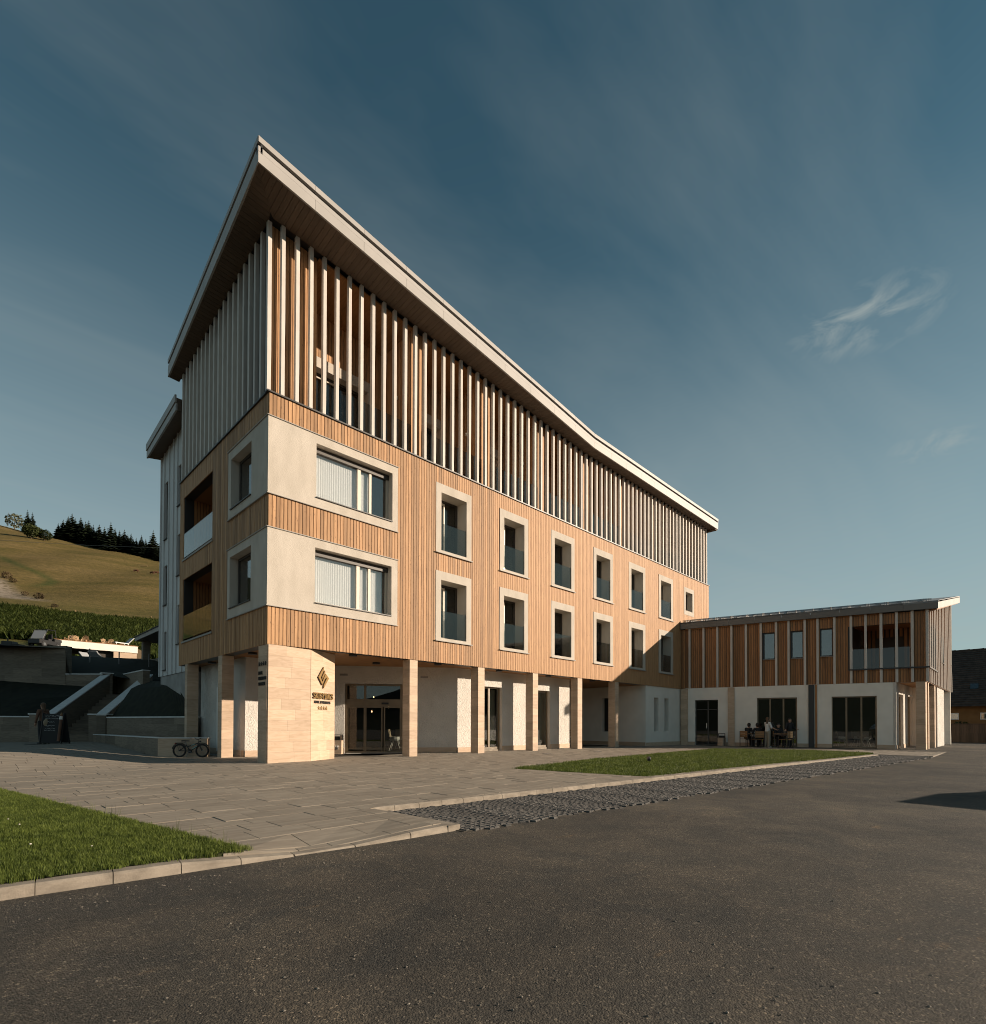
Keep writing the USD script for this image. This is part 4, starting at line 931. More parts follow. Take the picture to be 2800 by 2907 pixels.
PLAZA = PLAZA.difference(Polygon([(-14, -12), (-5.5, -9.70), (-4.21, -9.84), (lawn1_edge(-5), -5), (lawn1_edge(.95), .95), (-14, .95)])).difference(LAWN2P)
PLAZA_IN = prep(PLAZA)
slabs = []
rs = random.Random(5)
yrow = [-12.02]
while yrow[-1] < 14.4: yrow.append(yrow[-1] + rs.choice([.40, .30, .40]))
for r, (y0, y1_) in enumerate(zip(yrow[:-1], yrow[1:])):
    x = -12.0 + rs.uniform(0, .6)
    while x < 32.5:
        w = rs.choice([.3, .4, .5, .5, .6, .7])
        if x > 14: w *= 1.6
        x1 = x + w; y1 = y1_; cx, cy = (x + x1) / 2, (y0 + y1) / 2
        x_, x = x, x1
        if cy > 1.4 and cx > 1.0: continue
        if cy > 4.9 and cx > -1.3 + .0: continue
        if cy < -3 and cx < -10: continue
        g = .004
        poly = sbox(x_ + g, y0 + g, x1 - g, y1 - g)
        co = [(x_ + g, y0 + g), (x1 - g, y0 + g), (x1 - g, y1 - g), (x_ + g, y1 - g)]
        if not PLAZA_IN.contains(poly):
            p2 = poly.intersection(PLAZA)
            if p2.is_empty or p2.area < .002: continue
            if p2.geom_type != 'Polygon': p2 = max(getattr(p2, 'geoms', [p2]), key=lambda q: q.area)
            if p2.geom_type != 'Polygon': continue
            co = list(p2.exterior.coords)[:-1]
            if len(co) < 3 or len(p2.interiors): continue
        if Polygon(co).exterior.is_ccw is False: co = co[::-1]
        j = rs.uniform(-.003, .003); n = len(co)
        tz = [float(floor_z(a, b)) + j + rs.uniform(-.0006, .0006) for a, b in co]
        slabs.append(MB().add([(a, b, z) for (a, b), z in zip(co, tz)] + [(a, b, z - .07) for (a, b), z in zip(co, tz)], [tuple(range(n))] + [(i, n + i, n + (i + 1) % n, (i + 1) % n) for i in range(n)]))
emit(slabs, 'paving_slab', 'paving_stone', plaza)

# kerbs
def kerb(name, pts, w, htop, hbot, stone, parent=None, group=None):
    """Kerb stones along pts (x, y); htop(x) is the height of the top; the road lies to the right of the line."""
    root = numbered('/World', name); UsdGeom.Xform.Define(stage, root); data(root, kind='structure')
    pts = [np.array(p, float) for p in pts]; st = []
    for p, q in zip(pts[:-1], pts[1:]):
        L = np.linalg.norm(q - p); u = (q - p) / L; nn = np.array([u[1], -u[0]]); n = max(1, int(round(L / stone)))
        for i in range(n):
            a = p + u * (L * i / n + .003); b = p + u * (L * (i + 1) / n - .003)
            za, zb = htop(a[0]), htop(b[0]); c = .016; j = R.uniform(-.002, .002)
            sec = [(0, hbot), (w + .01, hbot), (w, -c), (w - c, 0), (0, 0)]
            v = []
            for P0, zt in ((a, za), (b, zb)):
                for k, (o, z) in enumerate(sec): v.append((*(P0 + nn * (o + j)), (zt + z) if k > 1 else hbot))
            st.append(MB().add(v, [(4, 3, 2, 1, 0), (5, 6, 7, 8, 9)] + [(k, (k + 1) % 5, 5 + (k + 1) % 5, 5 + k) for k in range(5)]))
    emit(st, 'kerb_stone', 'kerb_concrete', root)
    return root
kerb('lawn_kerb', [(-12.0, -9.05), (-5.5, -9.70), (-3.85, -9.885)], .135, lambda x: .002 - .06 * float(sm(-4.7, -3.85, x)), ROAD_Z - .05, .37)
kerb('dropped_kerb', [(-3.84, -9.89), (-3.3, -9.945), (-2.72, -9.985), (-2.26, -10.0)], .12, lambda x: -.064 + .058 * float(sm(-3.5, -2.35, x)), ROAD_Z - .05, .45)
kerb('parking_kerb', [(-2.24, kerb2_y(-2.24) + .012), (19.0, kerb2_y(19.0) + .012)], .11, lambda x: .001 + float(floor_z(x, -9)), ROAD_Z - .05, .37)
kerb('terrace_kerb', [(19.06, -10.3), (19.16, -11.86), (32.2, -11.72), (38.5, -11.6)], .12, lambda x: float(floor_z(x, -11)) + .003, ROAD_Z - .15, .8)
MB().prism([(-2.262, -8.6), (-2.17, -8.6), (-2.10, -10.13), (-2.262, -10.13)], ROAD_Z - .02, -.012).build('edging_strip', 'kerb_concrete', kind='structure')
MB().prism([(32.0, -11.8), (38.5, -11.65), (38.5, -11), (32, -10.9)], -.2, -.09).build('terrace_pavement', 'paving_stone', kind='structure')

# cobbled parking strip in segmental arcs
cob_root = MB().prism([(-2.26, kerb2_y(-2.2) + .0), (-2.15, -10.25), (19.05, -11.95), (19.05, kerb2_y(19))], ROAD_Z + .002, ROAD_Z + .006).build('cobbled_strip', 'sand_joint', kind='structure')
def cob_out(x): return -10.30 - .082 * (x + 1.8)
cob = []
rs = random.Random(9)
step = .078; fan = .92
for col in range(-1, 25):
    xc = -2.2 + fan * (col + .5)
    for k in range(-12, 44):
        base = -10.9 - .085 * (xc + 2.2) + k * step * 1.02
        n = 11
        for i in range(n):
            t = (i + .5) / n * 2 - 1
            x = xc + t * fan / 2 + rs.uniform(-.006, .006); y = base + .24 * math.sqrt(max(0, 1 - (t * .86) ** 2)) + rs.uniform(-.006, .006)
            if x < -2.2 + .05 * (y + 8.5) * -1 or x > 19.0 or y > kerb2_y(x) - .14 or y < cob_out(x) + rs.uniform(-.05, .05): continue
            sl_ = -.24 * .86 * .86 * t / math.sqrt(max(.05, 1 - (t * .86) ** 2)) / (fan / 2)
            an = math.atan(sl_) + rs.uniform(-.06, .06); ca, sa = math.cos(an), math.sin(an)
            hx, hy = rs.uniform(.033, .039), rs.uniform(.031, .036); z = ROAD_Z + rs.uniform(.015, .022)
            def pt(u, v, zz): return (x + u * ca - v * sa, y + u * sa + v * ca, zz)
            c = .008
            b_ = [pt(a * hx, b * hy, ROAD_Z) for a, b in ((-1, -1), (1, -1), (1, 1), (-1, 1))]
            m_ = [pt(a * hx, b * hy, z - .007) for a, b in ((-1, -1), (1, -1), (1, 1), (-1, 1))]
            t_ = [pt(a * (hx - c), b * (hy - c), z + rs.uniform(-.002, .002)) for a, b in ((-1, -1), (1, -1), (1, 1), (-1, 1))]
            cob.append(MB().add(b_ + m_ + t_, [(8, 9, 10, 11)] + [(i_, (i_ + 1) % 4, 4 + (i_ + 1) % 4, 4 + i_) for i_ in range(4)] + [(4 + i_, 4 + (i_ + 1) % 4, 8 + (i_ + 1) % 4, 8 + i_) for i_ in range(4)]))
emit(cob, 'sett', 'basalt', cob_root)

# lawns
L1 = [(-13.5, -9.0), (-5.5, -9.70), (-4.21, -9.84), (lawn1_edge(-5), -5), (lawn1_edge(.95), .95), (-13.5, .95)]
MB().prism(L1, -.06, .004).build('lawn', 'lawn_soil', kind='structure')
MB().prism(LAWN2, -.09, -.028).build('lawn', 'lawn_soil', kind='structure')
def blade_tuft(name, n, h, w, spread, seed, lean=.5):
    p = numbered('/World/Protos', name); rs = np.random.RandomState(seed); m = MB()
    for i in range(n):
        a = rs.rand() * 6.283; r = spread * math.sqrt(rs.rand()); x, y = r * math.cos(a), r * math.sin(a); hh = h * rs.uniform(.55, 1.2)
        b = rs.rand() * 6.283; dx, dy = math.cos(b), math.sin(b); le = hh * lean * rs.uniform(.2, 1.2); px, py = -dy * w / 2, dx * w / 2
        m.add([(x - px, y - py, -.01), (x + px, y + py, -.01), (x + dx * le * .4 + px * .8, y + dy * le * .4 + py * .8, hh * .6), (x + dx * le * .4 - px * .8, y + dy * le * .4 - py * .8, hh * .6), (x + dx * le, y + dy * le, hh)], [(0, 1, 2, 3), (3, 2, 4)])
    return m
def instancer(name, protos, mats, pts, label, cat, seed, smin, smax, kind='stuff'):
    p = numbered('/World', name); pi = UsdGeom.PointInstancer.Define(stage, p)
    rels = []
    for k, m in enumerate(protos):
        q = m.build('tuft', mats[k % len(mats)], p); rels.append(q)
    rs = np.random.RandomState(seed); n = len(pts)
    pi.CreatePrototypesRel().SetTargets([Sdf.Path(q) for q in rels])
    pi.CreateProtoIndicesAttr(Vt.IntArray.FromNumpy(rs.randint(0, len(protos), n).astype(np.int32)))
    pi.CreatePositionsAttr(Vt.Vec3fArray.FromNumpy(np.asarray(pts, np.float32)))
    an = rs.rand(n) * math.pi * 2; tl = rs.normal(0, .06, n)
    pi.CreateOrientationsAttr([Gf.Quath(float(math.cos(a / 2)), Gf.Vec3h(float(math.sin(t / 2)), 0, float(math.sin(a / 2)))) for a, t in zip(an, tl)])
    s = rs.uniform(smin, smax, n).astype(np.float32)
    pi.CreateScalesAttr(Vt.Vec3fArray.FromNumpy(np.stack([s, s, s * rs.uniform(.8, 1.2, n)], 1).astype(np.float32)))
    return data(p, label=label, category=cat, kind=kind)
def scatter(poly, n, z, seed, dens=None):
    pg = Polygon(poly); a, b, c, d = pg.bounds; rs = np.random.RandomState(seed); out = []
    from shapely import contains_xy
    while len(out) < n:
        q = np.stack([rs.uniform(a, c, n), rs.uniform(b, d, n)], 1); q = q[contains_xy(pg, q[:, 0], q[:, 1])]
        if dens is not None: q = q[rs.rand(len(q)) < dens(q[:, 0], q[:, 1])]
        out += q.tolist()
    return [(x, y, z) for x, y in out[:n]]
tufts = [blade_tuft('t', 34, .034, .0034, .055, s) for s in range(5)]
vis = [(-7.3, -9.52), (-5.5, -9.70), (-4.22, -9.84), (lawn1_edge(-5), -5), (lawn1_edge(-1.5), -1.5), (-6.6, -1.5)]
pts = scatter(vis, 13500, .0, 21)
pts += [(lawn1_edge(y) + R.gauss(0, .02), y, 0.0) for y in np.linspace(-9.8, -1.5, 500)]
instancer('grass', tufts, ['grass_blade'], pts, 'short mown grass of the near lawn beside the kerb at the left', 'grass', 3, .7, 1.25)
far = [blade_tuft('t', 22, .06, .009, .10, s + 20) for s in range(4)]
instancer('grass', far, ['grass_blade'], scatter(LAWN2, 15000, -.03, 22), 'short mown grass of the far lawn between plaza and cobbled strip', 'grass', 4, .7, 1.2)
# tall weed stalks along the near lawn's edge, and clover heads
tall = [blade_tuft('t', 5, .2, .0035, .03, s + 40, lean=.35) for s in range(3)]
instancer('weeds', tall, ['grass_blade'], [(lawn1_edge(y) - R.uniform(-.02, .05), y, 0.0) for y in [R.uniform(-9.6, -4) for _ in range(26)]], 'taller weed stalks along the near lawn where it meets the paving', 'weeds', 6, .35, .9)
fl_ = MB().lathe([(0, 0), (.010, .004), (.012, .010), (.008, .017), (0, .019)], (0, 0, .05), 7)
instancer('clover', [fl_], ['clover_flower'], scatter([(-6.3, -8.6), (-5.3, -9.4), (-4.9, -8.9), (-5.4, -6.5), (-5.9, -6.5)], 10, 0, 23), 'white clover heads dotted in the near lawn', 'clover', 7, .45, .8)

# ------------------------------------------------------------------ courtyard at the left: walls, stairs, banks
VF = np.array([math.sin(YAW), math.cos(YAW)]); VR = np.array([math.cos(YAW), -math.sin(YAW)])
def QL(q, lat):   # plan position at distance q along the plaza's diagonal, lat to its side
    return CAMP[:2] + VF * q + VR * (q * lat)
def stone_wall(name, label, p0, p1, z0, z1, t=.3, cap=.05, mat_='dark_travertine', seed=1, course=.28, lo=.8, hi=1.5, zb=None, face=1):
    p0 = np.array(p0, float); p1 = np.array(p1, float); L = np.linalg.norm(p1 - p0); u = (p1 - p0) / L; n_ = np.array([u[1], -u[0]])
    w = thing(name, label, 'wall'); fr = frame(p0, u, n_)
    MB().box(.02, L - .02, -t, -.024, (zb if zb is not None else z0) - .2, z1 - cap).mapped(fr).build('core', mat_, w)
    stone_face(p0 - n_ * .024, p1 - n_ * .024, z0, z1 - cap - .002, w, mat_, course, lo, hi, seed=seed)
    if cap:
        k = 0.0
        while k < L - .05:
            e = min(L, k + 1.2); MB().box(k + .003, e - .003, -t - .02, .02, z1 - cap, z1).mapped(fr).build('coping', 'coping_stone', w); k = e
    return w
SD = np.array([.588, .809]); SN = np.array([.809, -.588])
BL = np.array([-2.98, 13.92]); BR = np.array([-1.62, 12.95])
stone_wall('garden_wall', 'low dark stone wall at the far left, left of the stairs', (-9.5, 20.6), (-3.66, 14.56), .2, 1.36, seed=61)
pl = thing('gate_pillar', 'square stone pillar at the foot of the stairs on their left side', 'pillar')
for nm, (a, b), zt in (('p', ((-3.66, 14.56), (-3.22, 14.11)), 1.47),):
    u = np.array(b) - np.array(a); L = np.linalg.norm(u); u /= L; fr = frame(a, u, (u[1], -u[0]))
    MB().box(0, L, -.44, .03, .1, zt - .05).mapped(fr).build('shaft', 'dark_travertine', pl)
    MB().box(-.03, L + .03, -.47, .06, zt - .05, zt).mapped(fr).build('cap', 'coping_stone', pl)
pl = thing('gate_pillar', 'square stone pillar at the foot of the stairs on their right side', 'pillar')
a, b = (-1.86, 13.46), (-1.35, 12.95)
u = np.array(b) - np.array(a); L = np.linalg.norm(u); u /= L; fr = frame(a, u, (u[1], -u[0]))
MB().box(0, L, -.44, .03, .1, 1.42).mapped(fr).build('shaft', 'dark_travertine', pl)
MB().box(-.03, L + .03, -.47, .06, 1.42, 1.47).mapped(fr).build('cap', 'coping_stone', pl)
st = thing('stairs', 'dark stone outdoor stairs rising between two sloping walls with pale copings', 'stairs')
for i in range(14):
    a = BL + SD * (.1 + .29 * i); b = BR + SD * (.5 + .29 * i)
    q = [a, b, b + SD * (4.2 - .29 * i), a + SD * (4.2 - .29 * i)]
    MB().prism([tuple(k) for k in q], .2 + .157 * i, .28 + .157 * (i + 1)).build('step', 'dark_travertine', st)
def cheek(p, w, run, z0, z1, side):
    a = np.array(p); b = a + SD * run; n_ = SN * w
    L = [a, a + n_, b + n_, b]
    MB().hexa([(*L[0], 0), (*L[1], 0), (*L[2], 0), (*L[3], 0), (*L[0], z0 - .05), (*L[1], z0 - .05), (*L[2], z1 - .05), (*L[3], z1 - .05)]).build('cheek_wall', 'dark_travertine', st)
    e = SN * .02; L = [L[0] - e, L[1] + e, L[2] + e, L[3] - e]
    MB().hexa([(*L[0], z0 - .048), (*L[1], z0 - .048), (*L[2], z1 - .048), (*L[3], z1 - .048), (*L[0], z0), (*L[1], z0), (*L[2], z1), (*L[3], z1)]).build('sloping_coping', 'coping_stone', st)
cheek((-3.20, 14.15), .30, 4.25, 1.45, 3.52, 0)
cheek((-1.66, 13.10), .34, 4.15, 1.45, 3.50, 1)
MB().cbox(-.80, -.38, 17.35, 17.75, 2.0, 3.49, .01).build('newel', 'dark_travertine', st)
MB().box(-.84, -.34, 17.31, 17.79, 3.49, 3.54).build('newel_cap', 'coping_stone', st)
stone_wall('planter_wall', 'upper dark stone planter wall right of the stairs, behind the low planter', (-1.35, 12.93), (.32, 7.5), .55, 1.34, seed=63)
PW = thing('planter', 'low stone planter whose front corner catches two strips of sun beside the bicycle', 'planter')
PC = [(-1.74, 13.4), (-1.30, 5.15), (-.2, 4.08), (.9, 4.9), (.85, 7.4)]
for i, (a, b) in enumerate(((PC[0], PC[1]), (PC[1], PC[2]))):
    a, b = np.array(a), np.array(b); L = np.linalg.norm(b - a); u = (b - a) / L; n_ = np.array([u[1], -u[0]]); fr = frame(a, u, n_)
    MB().box(0.02, L - .02, -.22, -.024, -.2, .585).mapped(fr).build('core', 'travertine', PW)
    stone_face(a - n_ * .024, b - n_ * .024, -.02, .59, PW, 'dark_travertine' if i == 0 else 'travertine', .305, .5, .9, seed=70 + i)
    MB().box(-.01, L + .01, -.24, .015, .59, .62).mapped(fr).build('coping', 'coping_stone', PW)
MB().prism([(-1.5, 13.2), (-1.1, 5.3), (-.30, 4.42), (-.16, 4.7), (-.1, 7.6), (-1.3, 12.9)], .1, .54).build('soil', 'bank_grass', PW)
# banks of shaded grass
def surf(name, rows, matn, **kw):
    n = 9; P = []
    for row in rows:
        row = np.array(row, float); t = np.linspace(0, 1, len(row)); tt = np.linspace(0, 1, 13)
        P.append(np.stack([np.interp(tt, t, row[:, k]) for k in range(3)], 1))
    return MB().grid(np.array(P)).build(name, matn, **kw)
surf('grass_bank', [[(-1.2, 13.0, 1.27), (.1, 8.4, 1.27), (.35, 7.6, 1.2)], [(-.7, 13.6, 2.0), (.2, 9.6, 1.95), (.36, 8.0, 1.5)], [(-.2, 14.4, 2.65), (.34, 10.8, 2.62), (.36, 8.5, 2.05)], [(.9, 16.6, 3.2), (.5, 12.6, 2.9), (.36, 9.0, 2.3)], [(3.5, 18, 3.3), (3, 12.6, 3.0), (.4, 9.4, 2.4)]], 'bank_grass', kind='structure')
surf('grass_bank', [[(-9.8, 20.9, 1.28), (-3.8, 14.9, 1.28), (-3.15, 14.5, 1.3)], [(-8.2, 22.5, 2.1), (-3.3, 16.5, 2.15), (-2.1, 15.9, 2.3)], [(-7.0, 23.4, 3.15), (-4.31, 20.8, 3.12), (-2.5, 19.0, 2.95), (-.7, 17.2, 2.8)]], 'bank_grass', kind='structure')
stone_wall('retaining_wall', 'tall dark stone retaining wall at the far left with vehicles parked above it', (-9.5, 26.0), (-2.06, 18.56), 2.6, 4.82, t=.4, cap=0, seed=65, course=.36, lo=1.1, hi=2.1)
stone_wall('terrace_wall', 'lower dark stone retaining wall between the tall one and the stair head', (-2.055, 18.58), (-.80, 17.33), 2.5, 3.48, t=.3, seed=66)
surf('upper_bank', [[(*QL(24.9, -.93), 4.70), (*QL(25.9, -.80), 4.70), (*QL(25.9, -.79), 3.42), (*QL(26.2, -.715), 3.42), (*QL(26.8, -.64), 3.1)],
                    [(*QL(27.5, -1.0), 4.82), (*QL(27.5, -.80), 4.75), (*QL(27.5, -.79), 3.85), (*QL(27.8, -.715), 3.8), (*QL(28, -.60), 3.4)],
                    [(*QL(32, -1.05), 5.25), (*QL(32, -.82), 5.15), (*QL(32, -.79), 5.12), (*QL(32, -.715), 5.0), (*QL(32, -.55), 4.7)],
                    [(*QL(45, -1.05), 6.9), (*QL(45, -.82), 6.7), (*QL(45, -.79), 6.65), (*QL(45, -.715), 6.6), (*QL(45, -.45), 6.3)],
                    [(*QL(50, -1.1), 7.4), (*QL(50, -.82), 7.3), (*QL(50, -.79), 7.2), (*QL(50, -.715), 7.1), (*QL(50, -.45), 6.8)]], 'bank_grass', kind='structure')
pw = thing('parapet_wall', 'pale topped parapet wall beside the stair head', 'wall')
MB().bar((.29, 19.2, 3.1), (.52, 15.0, 3.1), .28, .9).build('core', 'dark_travertine', pw); MB().bar((.29, 19.2, 3.575), (.52, 15.0, 3.575), .32, .05).build('coping', 'coping_stone', pw)
# pool terrace far behind
tw = thing('pool_terrace_wall', 'long white sunlit terrace wall on the hillside below the deck chairs', 'wall')
MB().box(.4, 6.6, 46.2, 46.6, 7.85, 8.5).build('parapet', 'white_plaster', tw)
MB().box(.35, 6.65, 46.15, 46.65, 8.5, 8.54).build('coping', 'brown_wood', tw)
MB().box(4.7, 6.55, 46.28, 46.6, 6.6, 7.85).build('stone_base', 'travertine', tw)
MB().box(3.0, 4.7, 46.8, 46.9, 6.5, 7.85).build('dark_opening', 'interior', tw)
MB().hexa([(6.6, 46.2, 6.5), (8.2, 46.6, 6.5), (8.2, 52, 6.5), (6.6, 52, 6.5), (6.6, 46.65, 8.4), (7.6, 47.2, 8.0), (8.0, 52, 8.3), (6.6, 52, 8.5)]).build('earth_bank', 'dry_bush', tw)
MB().box(.6, 6.6, 46.6, 53, 8.0, 8.46).build('terrace_deck', 'brown_wood', tw)
def x_at(u, y):
    lat = (u - CX) / FPX; d = VF + VR * lat; return CAMP[0] + (y - CAMP[1]) / d[1] * d[0]
pr = proto('garden_chair')
for sx in (-1, 1):
    MB().bar((sx * .3, -.4, .0), (sx * .3, -.36, .56), .05, .09).build('leg', 'deckchair_wood', pr)
    MB().bar((sx * .3, -.44, .57), (sx * .33, .42, .50), .12, .03).build('armrest', 'deckchair_wood', pr)
for k in range(5): MB().bar((-.24 + .12 * k, .18, .25), (-.30 + .15 * k, .62, 1.02 + .05 * (2 - abs(k - 2))), .095, .02, up=(0, -1, .3)).build('back_slat', 'deckchair_wood', pr)
for k in range(4): MB().bar((-.29, -.36 + .14 * k, .40 - .045 * k), (.29, -.36 + .14 * k, .40 - .045 * k), .11, .02).build('seat_slat', 'deckchair_wood', pr)
MB().bar((0, .3, 0), (0, .45, .5), .4, .04).build('rear_leg', 'deckchair_wood', pr)
pos = ['leftmost', 'second', 'third', 'fourth', 'fifth', 'sixth', 'seventh']
for k, u in enumerate((191, 207, 218, 238, 246, 297, 309)):
    copy_of(pr, 'garden_chair', '%s from the left of the wooden deck chairs above the white terrace wall' % pos[k].capitalize() if k else 'leftmost of the wooden deck chairs above the white terrace wall', 'deck chair', (x_at(u, 47.1), 47.1 + (k % 2) * .3, 8.46), rz=[-.9, .5, .3, -.3, 2.6, .2, -.5][k], scale=.62, group='deck chairs on the pool terrace')
pr = proto('sun_lounger')
fm = MB()
for sx in (-.3, .3): fm.bar((sx, -.9, .3), (sx, .35, .3), .04).bar((sx, -.8, 0), (sx, -.8, .3), .04).bar((sx, .3, 0), (sx, .3, .3), .04)
fm.build('frame', 'white_paint', pr)
MB().box(-.31, .31, -.9, .3, .31, .37).build('mattress', 'grey_plastic', pr)
MB().bar((0, .3, .34), (0, .85, .95), .62, .06, up=(0, -1, 1)).build('backrest', 'grey_plastic', pr)
for k, (u, y, rz_, lb) in enumerate(((262, 31.0, .6, 'grey sun lounger on the dark terrace edge nearest the left rail post'), (288, 30.2, 2.3, 'grey sun lounger with raised back in the middle of the dark terrace edge'), (318, 29.6, 1.4, 'white sun lounger on the dark terrace edge beside the middle rail post'))):
    X_ = x_at(u, y); copy_of(pr, 'sun_lounger', lb, 'sun lounger', (X_, y, 5.02 - .08 * k), rz=rz_)
copy_of(pr, 'sun_lounger', 'sun lounger tilted on the white terrace, rightmost piece of furniture there', 'sun lounger', (x_at(348, 47.1), 47.2, 8.46), rz=-1.2)
for k, ((x, y, z0, z1), lb) in enumerate((((-.53, 22.7, 4.3, 5.25), 'leftmost of three pale metal railing posts on the dark bank'), ((.63, 21.53, 4.0, 5.08), 'middle one of three pale metal railing posts on the dark bank'), ((1.8, 20.36, 3.5, 4.97), 'rightmost of three pale metal railing posts, by the pergola'))):
    p = thing('railing_post', lb, 'post', group='railing posts on the bank'); MB().cbox(x - .03, x + .03, y - .02, y + .02, z0, z1, .006).build('shaft', 'grey_metal', p)
    MB().box(x - .06, x + .06, y - .05, y + .05, z0 - .05, z0 + .03).build('foot', 'grey_metal', p)
pg = thing('pergola', 'flat roofed shelter with pale edge and dark pillars beside the rear block', 'shelter')
MB().box(1.95, 8, 18.5, 24.45, 6.13, 6.36).build('roof', 'fascia_metal', pg); MB().box(1.9, 8, 18.5, 24.5, 6.362, 6.40).build('roof_cover', 'roof_dark', pg)
for x, y in ((2.45, 24.0), (3.6, 22.2), (6.5, 24.0)): MB().cbox(x - .2, x + .2, y - .2, y + .2, 3.5, 6.128, .01).build('pillar', 'dark_travertine', pg)
MB().box(2.6, 8, 18.5, 24.2, 3.6, 4.95).build('base_wall', 'dark_travertine', pg)

# vehicles and things above the tall wall
X_ = x_at(110, 29.5)
bg = thing('utility_buggy', 'dark open utility buggy with roll cage and tilted screen parked above the tall wall', 'buggy', (x_at(124, 30.0), 30.0, 5.85), rz=-.75)
UsdGeom.Xformable(stage.GetPrimAtPath(bg)).AddScaleOp().Set(Gf.Vec3f(.66))
for sx in (-.6, .6):
    for sy in (-.85, .85):
        w = MB().ring((sx, sy, .32), (1, 0, 0), .22, .10, 20, 8).build('wheel', 'rubber', bg); MB().tube((sx - .07, sy, .32), (sx + .07, sy, .32), .15, n=10).build('hub', 'grey_metal', w)
MB().cbox(-.62, .62, -1.3, 1.3, .35, .72, .1).build('body', 'black_paint', bg)
MB().box(-.6, .6, .45, 1.35, .725, 1.0).build('cargo_bed', 'dark_metal', bg)
cg = MB()
for sx in (-.6, .6): cg.path([(sx, -.95, .7), (sx, -.45, 1.75), (sx, .5, 1.8), (sx, .62, .8)], .028, 7)
for y, z in ((-.45, 1.75), (.5, 1.8)): cg.tube((-.6, y, z), (.6, y, z), .028, n=7)
cg.build('roll_cage', 'black_paint', bg)
MB().hexa([(-.57, -.98, .82), (.57, -.98, .82), (.57, -.96, .8), (-.57, -.96, .8), (-.57, -.5, 1.66), (.57, -.5, 1.66), (.57, -.48, 1.66), (-.57, -.48, 1.66)]).build('screen', 'grey_plastic', bg)
for sx in (-.3, .3):
    s_ = MB().cbox(sx - .22, sx + .22, -.2, .22, .72, .9, .03).build('seat', 'cloth_black', bg); MB().cbox(sx - .22, sx + .22, .2, .3, .9, 1.4, .03).build('seat_back', 'cloth_black', s_)
MB().ring((-.3, -.52, 1.1), (0, -.6, .8), .17, .02, 18, 6).build('steering_wheel', 'rubber', bg)
x = x_at(24, 27.0); cb = thing('equipment_cabinet', 'dark upright cabinet standing above the tall wall at the far left', 'cabinet', (x, 27.0, 4.75), rz=-.7)
MB().cbox(-.28, .28, -.25, .25, 0, 1.0, .02).build('body', 'black_paint', cb); MB().tube((-.1, 0, 1.0), (-.1, 0, 1.22), .03).build('flue', 'black_paint', cb); MB().box(-.2, .2, -.262, -.252, .2, .8).build('door', 'dark_metal', cb); MB().tube((.14, -.28, .5), (.14, -.28, .62), .012).build('handle', 'grey_metal', cb)
x = x_at(55, 27.5); tr = thing('trailer', 'low dark trailer above the tall wall between cabinet and buggy', 'trailer', (x, 27.5, 4.75), rz=-.75)
MB().hexa([(-.55, -.9, .4), (.55, -.9, .4), (.55, .9, .4), (-.55, .9, .4), (-.6, -.95, .85), (.6, -.95, .85), (.6, .95, .85), (-.6, .95, .85)]).build('tub', 'black_paint', tr)
for sx in (-.62, .62): MB().ring((sx, 0, .28), (1, 0, 0), .2, .08, 18, 7).build('wheel', 'rubber', tr)
MB().bar((0, -.9, .42), (0, -1.7, .42), .06).build('drawbar', 'dark_metal', tr)

# ------------------------------------------------------------------ people
def hull(a, ra, b, rb, n=12):
    s1 = manifold3d.Manifold.sphere(ra, n).translate(tuple(a)); s2 = manifold3d.Manifold.sphere(rb, n).translate(tuple(b))
    return manifold3d.Manifold.batch_hull([s1, s2])
def solid(parts):
    m = parts[0]
    for p in parts[1:]: m = m + p
    return m
def put(man, name, matn, parent, smooth=True):
    me = man.to_mesh(); t = trimesh.Trimesh(np.array(me.vert_properties[:, :3]), np.array(me.tri_verts), process=False)
    MB().tm(t).build(name, matn, parent, smooth=40 if smooth else False)
def hand(w, d, side, curl=.5):
    """Palm, four fingers and a thumb at wrist w pointing along d."""
    w = np.array(w, float); d = np.array(d, float); d /= np.linalg.norm(d)
    s = np.cross(d, (0, 0, 1) if abs(d[2]) < .8 else (0, 1, 0)); s /= np.linalg.norm(s); n = np.cross(s, d)
    out = [hull(w, .024, w + d * .075 + s * .022, .020, 8), hull(w + d * .01, .022, w + d * .075 - s * .022, .018, 8)]
    for k, L in enumerate((.070, .080, .076, .058)):
        b = w + d * .078 + s * (.030 - .020 * k); m_ = b + d * L * .55 + n * L * .15; e = m_ + d * L * .35 + n * L * curl
        out += [hull(b, .0088, m_, .0082, 6), hull(m_, .0082, e, .007, 6)]
    tb = w + d * .025 + s * .028 * side; out += [hull(tb, .011, tb + d * .035 + s * .03 * side, .0095, 6), hull(tb + d * .035 + s * .03 * side, .0095, tb + d * .062 + s * .028 * side, .008, 6)]
    return out
